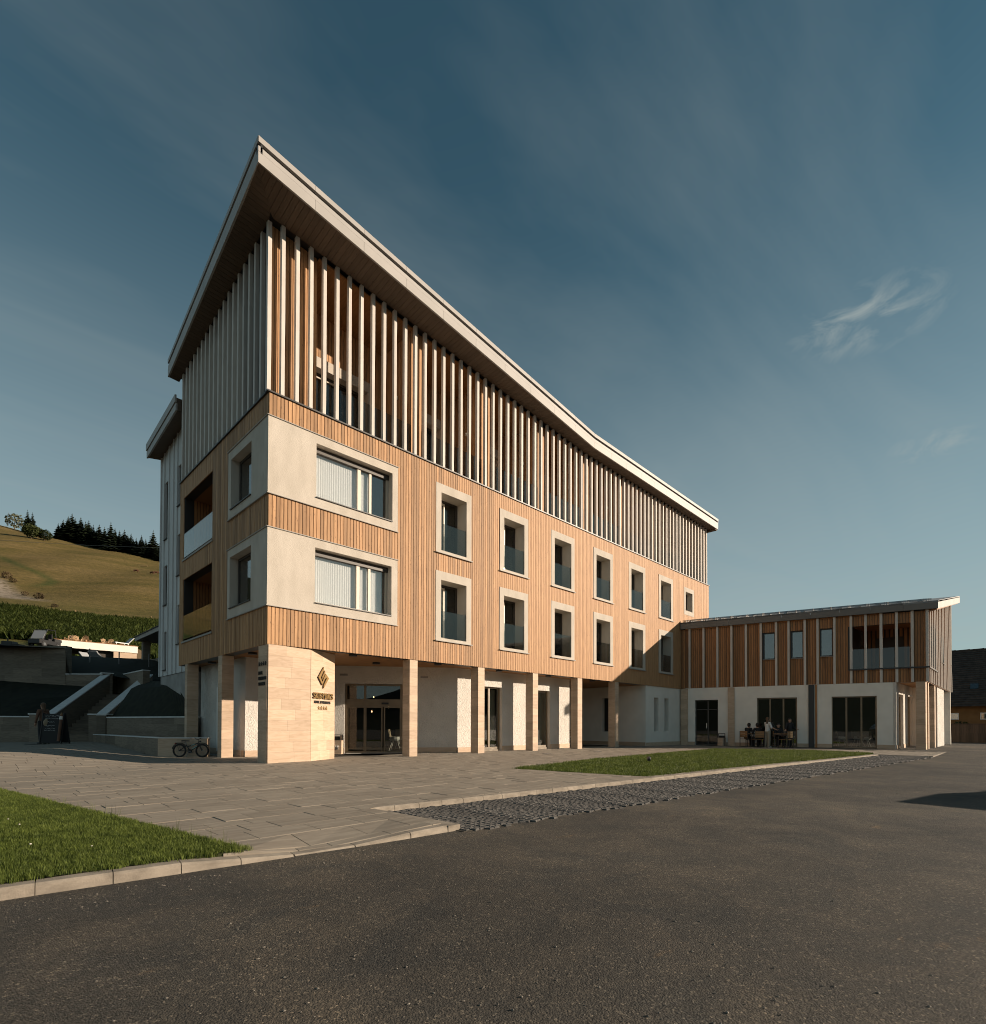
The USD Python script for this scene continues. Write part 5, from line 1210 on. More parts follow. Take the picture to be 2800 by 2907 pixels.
def person(label, loc, rz, H, pose, top, bottom, shoes, hair, long_hair=False, arms=None, group=None, sleeves='long', extra=None, cat='person', turn=0.0, lean=0.0, female=False):
    p = thing('person', label, cat, loc, rz, group)
    k = H / 1.7
    if pose == 'stand':
        J = {'hipL': (-.09, 0, .90), 'hipR': (.09, 0, .90), 'kneeL': (-.10, -.02, .48), 'kneeR': (.10, .02, .48), 'ankL': (-.10, .02, .08), 'ankR': (.11, .06, .08), 'toeL': (-.11, -.13, .04), 'toeR': (.13, -.09, .04)}
        base = 0.0
    else:
        J = {'hipL': (-.10, 0, .52), 'hipR': (.10, 0, .52), 'kneeL': (-.13, -.42, .52), 'kneeR': (.14, -.42, .52), 'ankL': (-.13, -.38, .08), 'ankR': (.15, -.44, .08), 'toeL': (-.14, -.54, .04), 'toeR': (.17, -.60, .04)}
        base = -.38
    up = lambda z, y=0.0, x=0.0: (x, y - lean * (z - .9), z + base)
    J.update({'waist': up(1.05), 'chest': up(1.28), 'neck': up(1.46, -.01), 'head': up(1.60, -.02), 'shL': up(1.40, 0, -.175), 'shR': up(1.40, 0, .175)})
    if female: J['shL'] = up(1.39, 0, -.16); J['shR'] = up(1.39, 0, .16)
    A = {'elL': (-.24, .02, 1.12), 'wrL': (-.22, -.10, .88), 'elR': (.24, .02, 1.12), 'wrR': (.22, -.10, .88)}
    A.update(arms or {})
    for n_, v in A.items(): J[n_] = (v[0], v[1] - lean * (v[2] - .9), v[2] + base)
    J = {a: np.array(b, float) * k for a, b in J.items()}
    r = lambda v: v * k
    B = []
    for s in 'LR':
        B += [hull(J['sh' + s], r(.050), J['el' + s], r(.040)), hull(J['el' + s], r(.040), J['wr' + s], r(.027)), hull(J['hip' + s], r(.085), J['knee' + s], r(.058)), hull(J['knee' + s], r(.058), J['ank' + s], r(.040)), hull(J['ank' + s], r(.042), J['toe' + s], r(.032))]
        B += [m.scale((1, 1, 1)) for m in hand(J['wr' + s], J['wr' + s] - J['el' + s] + np.array([0, 0, -.02]), 1 if s == 'L' else -1)]
    B += [hull((J['hipL'] + J['hipR']) / 2, r(.13), J['waist'], r(.115)), hull(J['waist'], r(.115), J['chest'], r(.125)), hull(J['shL'], r(.055), J['shR'], r(.055)), hull(J['chest'], r(.12), J['neck'], r(.055)), hull(J['neck'], r(.052), J['head'] - [0, 0, r(.06)], r(.052))]
    hc = J['head']; c, s_ = math.cos(turn), math.sin(turn)
    rot = lambda v: hc + np.array([v[0] * c - v[1] * s_, v[0] * s_ + v[1] * c, v[2]]) * k
    B += [hull(rot((0, .015, .03)), r(.088), rot((0, -.02, -.06)), r(.062), 16), hull(rot((0, -.085, -.005)), r(.012), rot((0, -.10, -.03)), r(.014), 8), hull(rot((-.085, .01, -.01)), r(.018), rot((-.085, .015, .01)), r(.018), 6), hull(rot((.085, .01, -.01)), r(.018), rot((.085, .015, .01)), r(.018), 6), hull(rot((-.02, -.078, -.066)), r(.008), rot((.02, -.078, -.066)), r(.008), 6)]
    put(solid(B), 'body', 'skin', p)
    for ex in (-.032, .032): put(manifold3d.Manifold.sphere(r(.012), 8).translate(tuple(rot((ex, -.078, .012)))), 'eye', 'black_paint', p)
    Hm = [hull(rot((0, .025, .05)), r(.095), rot((0, .045, -.02)), r(.075), 14)]
    if long_hair: Hm += [hull(rot((0, .06, -.02)), r(.07), rot((0, .10, -.22)), r(.05), 10)]
    put(solid(Hm), 'hair', hair, p)
    T = [hull((J['hipL'] + J['hipR']) / 2 + [0, 0, r(.05)], r(.142), J['waist'], r(.128)), hull(J['waist'], r(.128), J['chest'], r(.138)), hull(J['shL'], r(.068), J['shR'], r(.068)), hull(J['chest'], r(.132), J['neck'] - [0, 0, r(.03)], r(.07))]
    for s in 'LR':
        T.append(hull(J['sh' + s], r(.064), J['el' + s], r(.053)))
        if sleeves == 'long': T.append(hull(J['el' + s], r(.053), J['wr' + s] * .9 + J['el' + s] * .1, r(.040)))
    put(solid(T), 'top', top, p)
    wl = 1.25 if female and pose == 'stand' else 1.0
    L_ = [hull(J['hipL'] * .5 + J['hipR'] * .5, r(.136), J['waist'] * .4 + (J['hipL'] + J['hipR']) * .3, r(.13))]
    for s in 'LR': L_ += [hull(J['hip' + s], r(.100), J['knee' + s], r(.072 * wl)), hull(J['knee' + s], r(.072 * wl), J['ank' + s], r(.056 * wl))]
    put(solid(L_), 'trousers', bottom, p)
    for s in 'LR': put(hull(J['ank' + s] - [0, 0, r(.03)], r(.050), J['toe' + s], r(.040)), 'shoe', shoes, p)
    return p, J
WF = lambda t, d, z=-.09: (*WING(np.array([[t, d, 0.0]]))[0, :2], z)
wang = math.atan2(WN[1], WN[0])
RZ = lambda deg: math.radians(deg)
person('person in black seated left of the wooden table, arms resting on it', WF(3.62, .75), RZ(70), 1.62, 'sit', 'cloth_black', 'cloth_black', 'black_paint', 'hair_dark', arms={'elL': (-.22, -.12, 1.16), 'wrL': (-.14, -.36, 1.12), 'elR': (.22, -.12, 1.16), 'wrR': (.12, -.36, 1.12)}, lean=.2)
person('person in black seated with the back to the plaza on the slatted chair', WF(4.18, 1.25), RZ(130), 1.62, 'sit', 'cloth_black', 'cloth_black', 'black_paint', 'hair_dark', arms={'elL': (-.24, -.12, 1.16), 'wrL': (-.16, -.34, 1.12), 'elR': (.24, -.12, 1.16), 'wrR': (.16, -.34, 1.12)}, lean=.15)
person('woman standing in white T-shirt and wide pale trousers at the table', WF(4.62, 1.35), RZ(60), 1.56, 'stand', 'cloth_white', 'cloth_khaki', 'white_paint', 'hair_brown', long_hair=True, arms={'elL': (-.25, -.05, 1.14), 'wrL': (-.32, -.24, 1.05), 'elR': (.22, -.10, 1.14), 'wrR': (.06, -.24, 1.12)}, sleeves='short', female=True, turn=.5)
person('woman with long dark hair seated between the two standing people', WF(5.10, .75), RZ(-60), 1.60, 'sit', 'cloth_black', 'cloth_black', 'black_paint', 'hair_dark', long_hair=True, female=True, arms={'elL': (-.2, -.14, 1.14), 'wrL': (-.1, -.34, 1.12), 'elR': (.2, -.14, 1.14), 'wrR': (.12, -.34, 1.12)})
person('person standing in black with one arm held out, nearest the right window frame', WF(5.62, .62), RZ(-35), 1.52, 'stand', 'cloth_black', 'cloth_black', 'black_paint', 'hair_dark', arms={'elL': (-.30, -.08, 1.22), 'wrL': (-.44, -.22, 1.05), 'elR': (.27, .02, 1.16), 'wrR': (.28, -.2, 1.1)})
# tables, chairs
def table(label, loc, rz, w=.8, d=.8, h=.74):
    t = thing('terrace_table', label, 'table', loc, rz)
    for k in range(6): MB().box(-w / 2 + k * w / 6 + .004, -w / 2 + (k + 1) * w / 6 - .004, -d / 2, d / 2, h - .03, h).build('slat', 'bench_wood', t)
    MB().box(-w / 2 + .03, w / 2 - .03, -d / 2 + .03, d / 2 - .03, h - .07, h - .032).build('apron', 'dark_metal', t)
    for sx in (-1, 1):
        for sy in (-1, 1): MB().box(sx * (w / 2 - .07) - .02, sx * (w / 2 - .07) + .02, sy * (d / 2 - .07) - .02, sy * (d / 2 - .07) + .02, 0, h - .07).build('leg', 'dark_metal', t)
table('square dark framed table between the two seated people in black at the left', WF(4.02, .72), RZ(10)); table('square table in front of the seated woman with long dark hair', WF(5.28, 1.2), RZ(15))
pr = proto('terrace_chair')
for sx in (-.24, .24):
    MB().path([(sx, .24, 0), (sx, .24, .85)], .018, 6).build('rear_leg', 'dark_metal', pr); MB().path([(sx, -.22, 0), (sx, -.22, .64), (sx, .24, .64)], .018, 6).build('armrest', 'dark_metal', pr)
for k in range(4): MB().box(-.24, .24, -.22 + .11 * k, -.12 + .11 * k, .42, .44).build('seat_slat', 'bench_wood', pr)
for k in range(3): MB().box(-.24, .24, .225, .245, .52 + .115 * k, .625 + .115 * k).build('back_slat', 'bench_wood', pr)
for (t, d, rz_, lb) in ((3.60, .78, 70, 'metal armchair under the person seated at the far left of the table'), (4.16, 1.28, 130, 'wooden slatted chair back under the person seated with the back to the plaza'), (5.12, .72, -60, 'terrace chair under the seated woman with long dark hair'), (5.45, 1.55, 165, 'empty wooden slatted chair right of the standing woman')):
    copy_of(pr, 'terrace_chair', lb, 'chair', WF(t, d), RZ(rz_), group='chairs on the wing terrace')
pr = proto('shell_chair')
MB().lathe([(.04, .02), (.2, .0), (.24, .06), (.25, .16)], (0, 0, .42), 14).build('shell', 'white_paint', pr)
MB().bar((0, .2, .5), (0, .27, .88), .42, .03, up=(0, -1, 0)).build('backrest', 'cloth_tan', pr)
for sx in (-1, 1):
    for sy in (-1, 1): MB().tube((sx * .1, sy * .1, .43), (sx * .23, sy * .23, 0), .014, .009, n=6).build('leg', 'white_paint', pr)
for k, (loc, rz_, lb) in enumerate((((6.75, 3.75, -.02), .8, 'pale shell chair standing just inside the entrance doors'), ((7.6, 4.6, -.02), 2.5, 'shell chair deeper in the lobby right of the entrance'), (WF(8.0, -.9, -.085), .4, 'pale shell chair behind the left panes of the right glass front'), (WF(9.0, -.8, -.085), 2.0, 'pale shell chair behind the rightmost pane of the right glass front'), (WF(8.8, -1.9, -.085), 1.2, 'shell chair farther inside the right glass front'), (WF(5.6, -1.0, -.085), .4, 'shell chair inside the left glass front'))):
    copy_of(pr, 'shell_chair', lb, 'chair', loc, rz_)
# bench under the far arcade
bn = thing('bench', 'brown slatted bench in the shaded arcade behind the fourth stone column', 'bench', (15.9, 2.0, -.06), 0)
for k in range(4): MB().box(-.95, .95, -.22 + .11 * k, -.12 + .11 * k, .42, .45).build('seat_slat', 'bench_wood', bn)
for k in range(3): MB().box(-.95, .95, .24, .265, .55 + .12 * k, .65 + .12 * k).build('back_slat', 'bench_wood', bn)
for sx in (-.8, .8):
    MB().path([(sx, .25, 0), (sx, .27, .9)], .02, 6).build('rear_leg', 'dark_metal', bn); MB().path([(sx, -.2, 0), (sx, -.2, .42)], .02, 6).build('leg', 'dark_metal', bn)
# bins
b = thing('litter_bin', 'beige litter bin with steel pocket and flat canopy beside the entrance', 'bin', (3.72, 2.92, -.01), RZ(-38))
MB().cbox(-.17, .17, -.16, .16, .02, .50, .02).build('body', 'travertine', b); MB().box(-.17, -.10, -.12, .12, .5, .68).box(.10, .17, -.12, .12, .5, .68).build('post', 'steel', b); MB().box(-.22, .22, -.18, .18, .68, .71).build('canopy', 'sill_metal', b); MB().box(-.09, .09, -.1, .1, .5, .64).build('liner', 'black_paint', b)
MB().lathe([(0, 0), (.05, .02), (.065, .10), (.065, .16)], (0, -.17, .16), 12).build('ash_cup', 'chrome', b); MB().box(-.2, .2, -.2, .2, -.01, .02).build('base', 'steel', b)
b = thing('litter_bin', 'beige litter bin under a dark hoop beside the shaded wing door', 'bin', WF(2.28, .22), RZ(75))
MB().cbox(-.17, .17, -.15, .15, .02, .46, .02).build('body', 'travertine', b); MB().path([(-.2, 0, 0), (-.2, 0, .70), (.2, 0, .70), (.2, 0, 0)], .022, 6).build('hoop', 'black_paint', b); MB().box(-.13, .13, -.12, .12, .461, .58).build('liner', 'black_paint', b)
# door mat, drains, lawn spotlight
dm = MB().box(1.05, 2.55, .03, .5, .005, .016).mapped(DF).build('door_mat', 'cloth_black'); data(dm, label='dark mat lying before the entrance doors', category='door mat')
for (x, y, lb) in ((9.36, -1.98, 'small round drain cover in the paving nearest the arcade middle'), (12.5, -2.07, 'small round drain cover in the paving nearer the far lawn')):
    d_ = thing('drain_cover', lb, 'drain cover', group='drain covers in the plaza'); z = float(floor_z(x, y))
    MB().lathe([(0, 0), (.17, 0), (.17, .006), (0, .006)], (x, y, z), 20).build('frame', 'dark_metal', d_)
    for k in range(4): MB().box(x - .12, x + .12, y - .10 + .06 * k, y - .075 + .06 * k, z + .006, z + .009).build('grate_bar', 'black_paint', d_)
x, y = -4.3, 12.0; x = x_at(100, 11.0)
d_ = thing('drain_cover', 'flat dark drain cover in the shaded paving before the chalkboard', 'drain cover'); MB().lathe([(0, 0), (.3, 0), (.3, .01), (0, .01)], (x, 11.0, float(floor_z(x, 11.0)) + .003), 20).build('lid', 'dark_metal', d_)
sp = thing('lawn_spotlight', 'small dark spotlight standing in the far lawn', 'spotlight', (8.13, -6.73, -.03), RZ(30)); MB().tube((0, 0, 0), (0, 0, .08), .012).build('stake', 'dark_metal', sp); MB().tube((-.07, 0, .09), (.07, 0, .13), .05, .06, n=12).build('head', 'dark_metal', sp); MB().tube((.071, 0, .13), (.075, 0, .131), .05, n=12).build('lens', 'chrome', sp)

# person and chalkboard at the stairs
pb, J = person('person in a brown jacket, back turned, beside the chalkboard at the stairs', (-3.50, 11.75, .30), RZ(205), 1.50, 'stand', 'cloth_rust', 'cloth_black', 'black_paint', 'hair_brown', long_hair=True, female=True, arms={'elL': (-.24, -.02, 1.12), 'wrL': (-.26, -.16, .92)})
bgp = data(numbered('/World', 'shoulder_bag'), ) if False else thing('shoulder_bag', 'round tan bag hanging behind the person beside the chalkboard', 'bag', (-3.42, 11.55, .30), RZ(25))
put(manifold3d.Manifold.sphere(.15, 20).scale((1, .5, 1.1)).translate((0, -.08, .78)), 'pouch', 'cloth_tan', bgp); MB().path([(-.1, -.06, .9), (-.13, .0, 1.2), (-.05, .1, 1.27)], .012, 6).build('strap', 'cloth_black', bgp)
ab = thing('chalkboard', 'black A-frame chalkboard with handwritten menu lines and a red pencil shaped post', 'sign', (-3.22, 11.30, .285), RZ(-45))
MB().hexa([(-.42, -.16, .05), (.40, -.16, .05), (.40, -.13, .05), (-.42, -.13, .05), (-.40, -.02, 1.13), (.38, -.02, 1.13), (.38, .01, 1.13), (-.40, .01, 1.13)]).build('panel', 'chalkboard', ab)
MB().hexa([(-.42, .22, .05), (.40, .22, .05), (.40, .25, .05), (-.42, .25, .05), (-.40, .02, 1.13), (.38, .02, 1.13), (.38, .05, 1.13), (-.40, .05, 1.13)]).build('rear_panel', 'chalkboard', ab)
for sx in (-.40, .38): MB().bar((sx, -.17, 0), (sx, -.01, 1.16), .04, .03).build('leg', 'black_paint', ab); MB().bar((sx, .26, 0), (sx, .03, 1.16), .04, .03).build('rear_leg', 'black_paint', ab)
rs = random.Random(4)
for (z, x0, x1, hh) in ((1.02, -.30, .20, .06), (.93, -.30, .22, .05), (.80, -.28, .05, .05), (.66, -.28, .08, .05), (.56, -.27, .10, .045), (.49, -.27, .12, .04)):
    m = MB(); x = x0; yy = lambda zz: -.166 + (zz - .05) * .14 / 1.08 - .004
    while x < x1:
        dx = rs.uniform(.012, .03); za, zb = z + rs.uniform(0, hh), z + rs.uniform(0, hh)
        m.bar((x, yy(za), za), (x + dx, yy(zb), zb), .007, .003, up=(0, 1, 0)); x += dx * rs.uniform(.6, 1.5)
    m.build('chalk_line', 'chalk', ab, kind='stuff')
pp = MB().tube((.32, -.20, .12), (.36, -.12, 1.08), .045, n=6).build('pencil_post', 'cloth_rust', ab); MB().tube((.352, -.135, .92), (.358, -.124, 1.04), .050, n=6).build('label_band', 'white_paint', ab); MB().tube((.36, -.12, 1.08), (.365, -.11, 1.18), .045, .008, n=6).build('pencil_tip', 'bench_wood', ab)

# bicycle leaning at the planter
bk = thing('bicycle', 'small dark bicycle with pale mint frame decals parked at the sunlit planter', 'bicycle', (-.62, 4.20, .0), RZ(-45))
W_ = .355; rW = .215; zc = rW
for nm, x in (('rear', -W_), ('front', W_)):
    w = MB().ring((x, 0, zc), (0, 1, 0), rW - .022, .022, 36, 8).build('wheel', 'rubber', bk)
    MB().ring((x, 0, zc), (0, 1, 0), rW - .05, .008, 30, 6).build('rim', 'dark_metal', w); MB().tube((x, -.03, zc), (x, .03, zc), .02, n=10).build('hub', 'grey_metal', w)
    sp_ = MB()
    for k in range(18):
        a = 2 * math.pi * k / 18; sp_.tube((x, .018 * (-1) ** k, zc), (x + (rW - .05) * math.cos(a), 0, zc + (rW - .05) * math.sin(a)), .0016, n=4)
    sp_.build('spokes', 'grey_metal', w)
    g = MB(); an = np.linspace(.5, 2.9, 10) if nm == 'rear' else np.linspace(.6, 2.3, 8)
    g.path([(x + (rW + .02) * math.cos(a), 0, zc + (rW + .02) * math.sin(a)) for a in an], .014, 6); g.build('mudguard', 'black_paint', bk)
bb = (-.02, 0, .20); seat = (-.16, 0, .43); hd = (.235, 0, .47); hl = (.262, 0, .40)
fr_ = MB().tube(bb, (-.15, 0, .40), .016).tube(bb, hl, .021).tube((-.12, 0, .33), (.24, 0, .455), .018).tube(hd, hl, .02)
for s in (-.03, .03): fr_.tube(bb, (-W_, s, zc), .010).tube((-.135, 0, .37), (-W_, s, zc), .009).tube(hl, (W_, s, zc), .013)
fr_.build('frame', 'black_paint', bk)
MB().tube((.06, -.024, .268), (.20, -.024, .352), .008).build('frame_decal', 'mint_paint', bk); MB().tube((.02, -.02, .378), (.13, -.02, .417), .007).build('frame_decal', 'mint_paint', bk)
MB().tube((-.15, 0, .40), (-.165, 0, .50), .012).build('seat_post', 'grey_metal', bk)
MB().hexa([(-.27, -.06, .50), (-.04, -.012, .505), (-.04, .012, .505), (-.27, .06, .50), (-.27, -.055, .54), (-.05, -.01, .53), (-.05, .01, .53), (-.27, .055, .54)]).build('saddle', 'rubber', bk)
MB().path([(.235, 0, .47), (.225, 0, .55), (.21, -.16, .60), (.17, -.24, .60)], .010, 6).path([(.225, 0, .55), (.21, .16, .60), (.17, .24, .60)], .010, 6).build('handlebar', 'black_paint', bk)
for s in (-1, 1): MB().tube((.185, s * .2, .60), (.15, s * .27, .60), .016).build('grip', 'rubber', bk)
ch = MB().ring((-.02, -.04, .20), (0, 1, 0), .055, .008, 20, 5).build('chainring', 'dark_metal', bk); MB().tube((-.02, -.05, .20), (.07, -.06, .15), .008).tube((-.02, .05, .20), (-.11, .06, .25), .008).build('crank', 'grey_metal', bk)
for x, y, z in ((.07, -.09, .15), (-.11, .09, .25)): MB().box(x - .035, x + .035, y - .03, y + .03, z - .008, z + .008).build('pedal', 'rubber', bk)
rk = MB().tube((-.47, -.05, .455), (-.2, -.05, .46), .006).tube((-.47, .05, .455), (-.2, .05, .46), .006)
for k in range(4): rk.tube((-.46 + .08 * k, -.05, .455), (-.46 + .08 * k, .05, .455), .005)
for s in (-.05, .05): rk.tube((-.40, s, .455), (-W_, s, zc), .005)
rk.build('luggage_rack', 'dark_metal', bk); MB().tube((.27, 0, .50), (.31, 0, .50), .03, n=10).build('headlight', 'black_paint', bk); MB().tube((-.48, -.03, .44), (-.48, .03, .44), .015).build('tail_light', 'red_lens', bk)
MB().tube((-.05, -.03, .19), (-.08, -.13, .0), .007).build('kickstand', 'grey_metal', bk); MB().cbox(-.07, .03, -.03, .03, .15, .24, .02).build('motor', 'black_paint', bk)

# ------------------------------------------------------------------ hillside: trees, cows, fence posts, weeds, wire
def spruce(name, seed, h=14, r=3.2, tiers=15, per=11):
    p = proto(name); rs = np.random.RandomState(seed)
    MB().tube((0, 0, -1), (0, 0, h * .35), .22, .15, n=7).tube((0, 0, h * .35), (0, 0, h), .15, .02, n=6).build('trunk', 'bark', p)
    m = MB()
    for i in range(tiers):
        t = i / (tiers - 1); z = h * (.09 + .88 * t); R_ = r * (1 - t) ** .85 * rs.uniform(.8, 1.12) + .12
        n = max(5, int(per * (1 - .55 * t)))
        for k in range(n):
            a = 2 * math.pi * (k + rs.rand() * .8) / n; L = R_ * rs.uniform(.7, 1.15); dz = -L * rs.uniform(.22, .5); wdt = L * rs.uniform(.22, .34) + .12
            ca, sa = math.cos(a), math.sin(a)
            for s in (-1, 1):
                q = lambda rr_, w, zz: (rr_ * ca - w * sa, rr_ * sa + w * ca, zz)
                m.add([q(.05, 0, z + .25), q(L * .45, s * wdt, z + dz * .35 - .12), q(L * .55, 0, z + dz * .45 + .12), q(L * .8, s * wdt * .75, z + dz * .85 - .2), q(L, 0, z + dz)], [(0, 1, 2), (1, 3, 2), (2, 3, 4)])
    m.add([(.0, .12, h - .4), (.1, -.08, h - .4), (-.1, -.08, h - .4), (0, 0, h + .5)], [(0, 1, 3), (1, 2, 3), (2, 0, 3)])
    m.build('crown', 'spruce_needles', p)
    return p
SPR = [spruce('spruce', s, 14, r_, ti) for s, r_, ti in ((1, 3.0, 16), (2, 3.6, 15), (3, 2.6, 17))]
def ground_at(x, y): return float(hill_z(np.array([[x]]), np.array([[y]]))[0, 0])
def hill_pos(u, w_guess):
    """A point of the hillside seen in direction u at the hill line w."""
    lat = (u - CX) / FPX; d = VF + VR * lat; t = (w_guess - CAMP[1] - .25 * CAMP[0]) / (d[1] + .25 * d[0])
    x, y = CAMP[:2] + d * t; return x, y, ground_at(x, y)
rowl = 'dark spruce in the dense row along the hill ridge left of the hotel'
row = [(158, 420, 12, 1.3), (172, 424, 15, 1.4), (186, 428, 18, 1.5), (197, 418, 21, 1.7), (206, 422, 18, 1.4), (222, 416, 20, 1.7), (236, 414, 18, 1.4), (245, 419, 19, 1.5), (258, 412, 17, 1.3), (275, 410, 18, 1.6), (290, 409, 17, 1.3), (320, 405, 17, 1.5), (333, 403, 16, 1.3), (347, 401, 17, 1.4), (357, 400, 14, 1.2), (366, 398, 15, 1.4), (381, 394, 13, 1.2), (396, 392, 16, 1.5), (408, 391, 14, 1.3), (449, 386, 15, 1.4), (268, 417, 14, 1.5), (306, 412, 14, 1.5), (340, 408, 12, 1.5), (372, 404, 11, 1.4), (390, 400, 11, 1.4), (418, 394, 12, 1.4), (213, 424, 14, 1.5), (182, 424, 12, 1.4)]
for k, (u, w, h, ws) in enumerate(row):
    x, y, z = hill_pos(u, w); copy_of(SPR[k % 3], 'spruce_tree', rowl, 'tree', (x, y, z - .4), rz=k * 1.3, scale=(h / 14 * ws * 1.05, h / 14 * ws * 1.05, h / 14 * .84), group='spruces in the ridge row')
for (u, w, h, ws, lb) in ((308, 400, 18, 1.6, 'single spruce standing in front of the ridge row, its shadow running left downhill'), (429, 393, 18, 1.6, 'large spruce on the slope close beside the rear block wall')):
    x, y, z = hill_pos(u, w); copy_of(SPR[1], 'spruce_tree', lb, 'tree', (x, y, z - .4), rz=.7, scale=(h / 14 * ws * .85, h / 14 * ws * .85, h / 14))
for (u, w, h, lb) in ((70, 440, 15, 'left one of two dark spruces behind the round bushes at the far left'), (84, 438, 14, 'right one of two dark spruces behind the round bushes at the far left')):
    x, y, z = hill_pos(u, w); copy_of(SPR[0], 'spruce_tree', lb, 'tree', (x, y, z - .4), rz=2.0, scale=(1.3, 1.3, h / 14))
def round_tree(name, seed, r, hz, stem, matn, n=420, leaf=.5):
    p = proto(name); rs = np.random.RandomState(seed)
    MB().tube((0, 0, -.6), (0, 0, stem + hz * .5), .22, .1, n=7).build('trunk', 'bark', p)
    m = MB()
    for i in range(n):
        v = rs.normal(size=3); v /= np.linalg.norm(v); rr_ = rs.uniform(.55, 1.0) ** .6
        lump = 1 + .16 * math.sin(5 * v[0] + seed) * math.cos(4 * v[1] + 2 * v[2])
        c = np.array([v[0] * r * rr_ * lump, v[1] * r * rr_ * lump, stem + hz * .5 + v[2] * hz * .5 * rr_ * lump])
        a, b = rs.normal(size=3), rs.normal(size=3); a /= np.linalg.norm(a); b -= a * (a @ b); b /= np.linalg.norm(b); s = leaf * rs.uniform(.6, 1.4)
        m.add([c - a * s, c - b * s * .6, c + a * s, c + b * s * .6], [(0, 1, 2, 3)])
    m.build('crown', matn, p); return p
rb = round_tree('round_bush', 3, 3.6, 5.4, 1.0, 'bush_leaf', 1300, .36)
x, y, z = hill_pos(81, 388); copy_of(rb, 'round_tree', 'larger and left one of two round clipped bushes near the ridge', 'tree', (x, y, z - .2), scale=1.25)
x, y, z = hill_pos(119, 389); copy_of(rb, 'round_tree', 'smaller and right one of two round clipped bushes near the ridge', 'tree', (x, y, z - .2), rz=1.0, scale=.98)
pt = round_tree('pale_tree', 5, 4.0, 7.0, 1.2, 'pale_leaf', 420, .5)
x, y, z = hill_pos(33, 452); copy_of(pt, 'pale_tree', 'pale thin crowned tree on the skyline at the far left', 'tree', (x, y, z - .5), scale=1.25)
db = round_tree('dry_shrub', 8, 1.4, 1.9, .1, 'dry_bush', 170, .25)
for (u, w, s, lb) in ((14, 246, 1.2, 'brown dry shrubs above the bare stony patch at the far left'), (105, 194, .95, 'brown dry shrub at the lower right end of the stony patch'), (66, 208, .7, 'small brown shrub inside the stony patch'), (150, 172, .55, 'small dark shrub between the fence posts on the lower slope'), (32, 240, .8, 'brown shrub at the upper edge of the stony patch')):
    x, y, z = hill_pos(u, w); copy_of(db, 'dry_shrub', lb, 'shrub', (x, y, z - .1), rz=u, scale=s)
pr = proto('cow')
bd = [hull((0, -.75, 1.0), .30, (0, 0, .95), .37), hull((0, 0, .95), .37, (0, .65, 1.05), .33), hull((0, .75, 1.1), .25, (0, 1.1, .85), .15), hull((0, 1.1, .85), .15, (0, 1.35, .45), .13), hull((0, 1.35, .45), .13, (0, 1.45, .22), .09)]
for sx in (-.2, .2):
    bd += [hull((sx, .62, .8), .13, (sx, .62, .42), .07), hull((sx, .62, .42), .07, (sx, .60, .05), .06), hull((sx, -.78, .85), .17, (sx, -.70, .55), .09), hull((sx, -.70, .55), .09, (sx, -.82, .40), .065), hull((sx, -.82, .40), .065, (sx, -.80, .05), .055)]
    bd += [hull((sx * .6, 1.15, .95), .05, (sx * 1.3, 1.12, .92), .03, 6)]
bd += [hull((0, -1.02, 1.15), .04, (0, -1.1, .5), .03, 6)]
put(solid(bd), 'body', 'cow_hide', pr)
for (u, w, rz_, lb) in ((381, 305, -2.2, 'leftmost of three brown cows grazing on the hill'), (426.5, 301, -2.6, 'middle one of three brown cows grazing on the hill'), (438.5, 305, -2.0, 'rightmost of three brown cows grazing beside the rear block')):
    x, y, z = hill_pos(u, w); copy_of(pr, 'cow', lb, 'cow', (x, y, z - .05), rz=rz_, scale=1.05, group='cows on the hill')
pr = proto('fence_post'); MB().tube((0, 0, -.3), (0, 0, 1.0), .07, .06, n=6).build('stake', 'deckchair_wood', pr)
for k, (u, w) in enumerate(((23.5, 159.5), (79, 159.7), (113, 159.8), (211, 162.5), (268, 163), (341, 164), (427, 166), (168, 161), (384, 165))):
    x, y, z = hill_pos(u, w); copy_of(pr, 'fence_post', 'pale wooden fence stake in the line across the lower hillside', 'fence post', (x, y, z), group='fence stakes across the hillside')
# hay rack line and overhead wire
x, y, z = hill_pos(397, 345); d_ = thing('timber_pole', 'pale pole lying in the grass above the cows', 'pole', (x, y, z + .25), rz=-.75); MB().tube((-3, 0, 0), (3, 0, 0), .16, n=6).build('log', 'deckchair_wood', d_)
wr = MB(); A_ = np.array([*QL(120, -1.1), 36.0]); B_ = np.array([*QL(120, -.52), 40.3]); pts = []
A_[2] = 1.035 + 120 * (2057 - 1510) / FPX; B_[2] = 1.035 + 120 * (2057 - 1556) / FPX
for t in np.linspace(0, 1, 15): pts.append(A_ * (1 - t) + B_ * t - np.array([0, 0, 4 * t * (1 - t) * .8]))
data(wr.path(pts, .035, 5).build('overhead_wire', 'grey_metal'), label='thin overhead wire crossing the hillside in front of the spruces', category='wire')
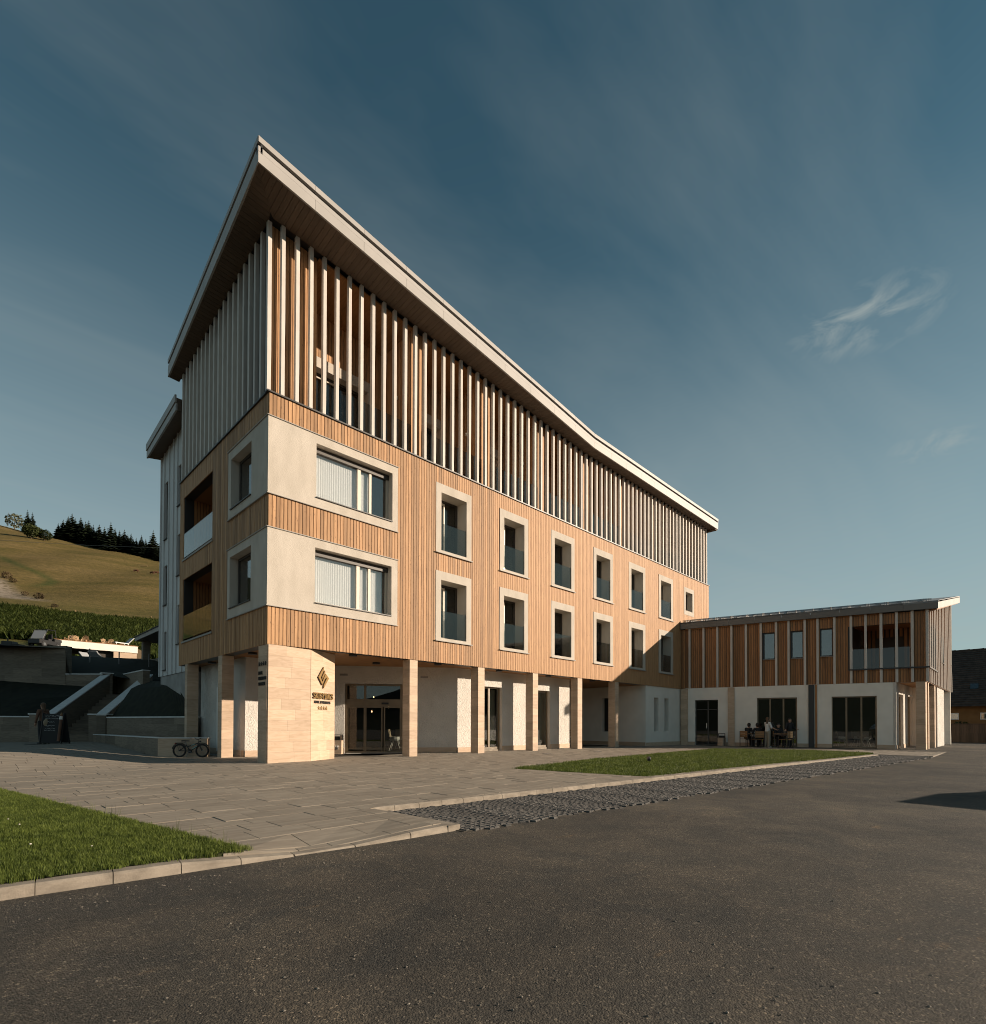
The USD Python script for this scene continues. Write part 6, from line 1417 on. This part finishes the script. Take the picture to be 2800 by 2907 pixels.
# lush weeds strip
rsw = np.random.RandomState(31); wp = []
while len(wp) < 9000:
    w = rsw.uniform(62, 157); u = rsw.uniform(-60, 470); x, y, z = 0, 0, 0
    lat = (u - CX) / FPX; d = VF + VR * lat; t = (w - CAMP[1] - .25 * CAMP[0]) / (d[1] + .25 * d[0]); x, y = CAMP[:2] + d * t
    if w < 92 and (u < 130 or rsw.rand() < .35): continue
    wp.append((x, y))
wz = hill_z(np.array([p[0] for p in wp]), np.array([p[1] for p in wp]))
wt = [blade_tuft('t', 40, .8, .22, .85, s + 60, lean=1.1) for s in range(4)]
instancer('weeds', wt, ['weed_leaf'], [(p[0], p[1], float(z) - .05) for p, z in zip(wp, wz)], 'belt of tall lush green weeds at the foot of the brown hillside', 'weeds', 12, .35, 1.7)

# ------------------------------------------------------------------ right edge: neighbour's house, fence, car beyond the frame
hs = thing('neighbour_house', 'ochre house with a big dark tiled roof, in shade at the right edge', 'house')
MB().box(52, 62, -24, 8, -.5, 2.85).build('wall', 'house_wall', hs)
rt = MB()
for k in range(26):
    t0, t1 = k / 26, (k + 1) / 26; xa, xb = 51.4 + 5.8 * t0, 51.4 + 5.8 * t1 + .08; za, zb = 2.65 + 5.1 * t0 + .07, 2.65 + 5.1 * t1 + .02
    rt.hexa([(xa, -24.5, za - .06), (xb, -24.5, zb - .06), (xb, 8.5, zb - .06), (xa, 8.5, za - .06), (xa, -24.5, za), (xb, -24.5, zb), (xb, 8.5, zb), (xa, 8.5, za)])
rf = rt.build('roof', 'roof_tile', hs, kind='stuff')
MB().hexa([(57.2, -24.5, 7.65), (63, -24.5, 2.5), (63, 8.5, 2.5), (57.2, 8.5, 7.65), (57.2, -24.5, 7.72), (63, -24.5, 2.58), (63, 8.5, 2.58), (57.2, 8.5, 7.72)]).build('rear_roof', 'roof_tile', hs)
rg = MB()
for k in range(70): rg.tube((57.2, -24.5 + .47 * k, 7.74 + .03 * (k % 2)), (57.2, -24.5 + .47 * (k + 1), 7.76), .12, .10, n=6)
rg.build('ridge_tiles', 'roof_tile', rf, kind='stuff')
for y0, y1 in ((-10.4, -9.9), (-12.4, -11.8), (-6, -5.2)):
    w = MB().box(51.96, 52.0, y0 - .06, y1 + .06, 1.6, 2.15).build('window', 'white_paint', hs); MB().box(51.945, 51.958, y0, y1, 1.66, 2.09).build('pane', 'reflective_pane', w)
MB().hexa([(53.0, -11.6, 4.1), (53.5, -11.6, 4.55), (53.5, -11.1, 4.55), (53.0, -11.1, 4.1), (52.97, -11.6, 4.16), (53.47, -11.6, 4.61), (53.47, -11.1, 4.61), (52.97, -11.1, 4.16)]).build('skylight', 'reflective_pane', rf)
fc = thing('board_fence', 'dark brown board fence in front of the ochre house', 'fence')
fb = [MB().box(44, 44.03, -24 + .125 * k, -24 + .125 * k + .118, -.35, 1.2) for k in range(150)]
emit(fb, 'fence_board', 'fence_wood', fc)
MB().box(43.96, 44.07, -24, -5.2, 1.2, 1.25).build('cap_rail', 'fence_wood', fc)
for k in range(8): MB().box(44.031, 44.13, -23.9 + 2.6 * k, -23.8 + 2.6 * k, -.4, 1.19).build('post', 'fence_wood', fc)
gb = round_tree('garden_bush', 12, .55, .8, .1, 'bush_leaf', 160, .12)
copy_of(gb, 'garden_bush', 'small dark bush behind the fence under the ochre house wall', 'bush', (48.5, -10.9, .55), scale=1.0)
MB().box(44.5, 52, -24, 8, -.8, .5).build('garden_ground', 'bank_grass', kind='structure')
gt = round_tree('garden_tree', 15, 1.6, 3.4, 1.0, 'bush_leaf', 420, .2)
copy_of(gt, 'garden_tree', 'sunlit leafy tree cut off by the right edge, before the dark roof', 'tree', (47.0, -14.0, .5), scale=1.0)
cr = thing('parked_car', 'dark hatchback standing beyond the right edge whose shadow falls on the asphalt', 'car', (8.6, -17.35, ROAD_Z), RZ(-8))
prof = [(-2.05, .32), (2.0, .32), (2.05, .62), (1.9, .82), (1.05, .95), (.45, 1.42), (-1.2, 1.46), (-1.85, 1.02), (-2.05, .9)]
t = trimesh.creation.extrude_polygon(SP(prof), 1.66, engine='earcut'); v = np.array(t.vertices); v = np.stack([v[:, 0], (v[:, 2] - .83) * np.where(v[:, 1] > 1.1, .82, 1.0), v[:, 1]], 1)
MB().add(v, np.array(t.faces).tolist()).build('body', 'car_paint', cr)
for sy in (-1, 1):
    MB().hexa([(-1.2, sy * .835, .95), (.9, sy * .835, .95), (.9, sy * .842, .95), (-1.2, sy * .842, .95), (-1.0, sy * .70, 1.36), (.42, sy * .70, 1.36), (.42, sy * .71, 1.36), (-1.0, sy * .71, 1.36)]).build('side_window', 'interior', cr)
    for x in (-1.3, 1.28):
        w = MB().ring((x, sy * .76, .31), (0, 1, 0), .22, .10, 26, 10).build('wheel', 'rubber', cr); MB().tube((x, sy * .72, .31), (x, sy * .85, .31), .17, n=14).build('rim', 'steel', w)
    MB().cbox(1.9, 2.04, sy * .62 - .14, sy * .62 + .14, .62, .76, .03).build('headlight', 'chrome', cr); MB().box(-2.07, -2.04, sy * .66 - .1, sy * .66 + .1, .75, .95).build('tail_light', 'red_lens', cr)
    MB().cbox(.55, .72, sy * .92 - .08, sy * .92 + .08, .98, 1.1, .02).build('mirror', 'car_paint', cr)
MB().hexa([(.52, -.62, 1.36), (1.02, -.72, .98), (1.02, .72, .98), (.52, .62, 1.36), (.54, -.62, 1.38), (1.05, -.72, 1.0), (1.05, .72, 1.0), (.54, .62, 1.38)]).build('windscreen', 'interior', cr)
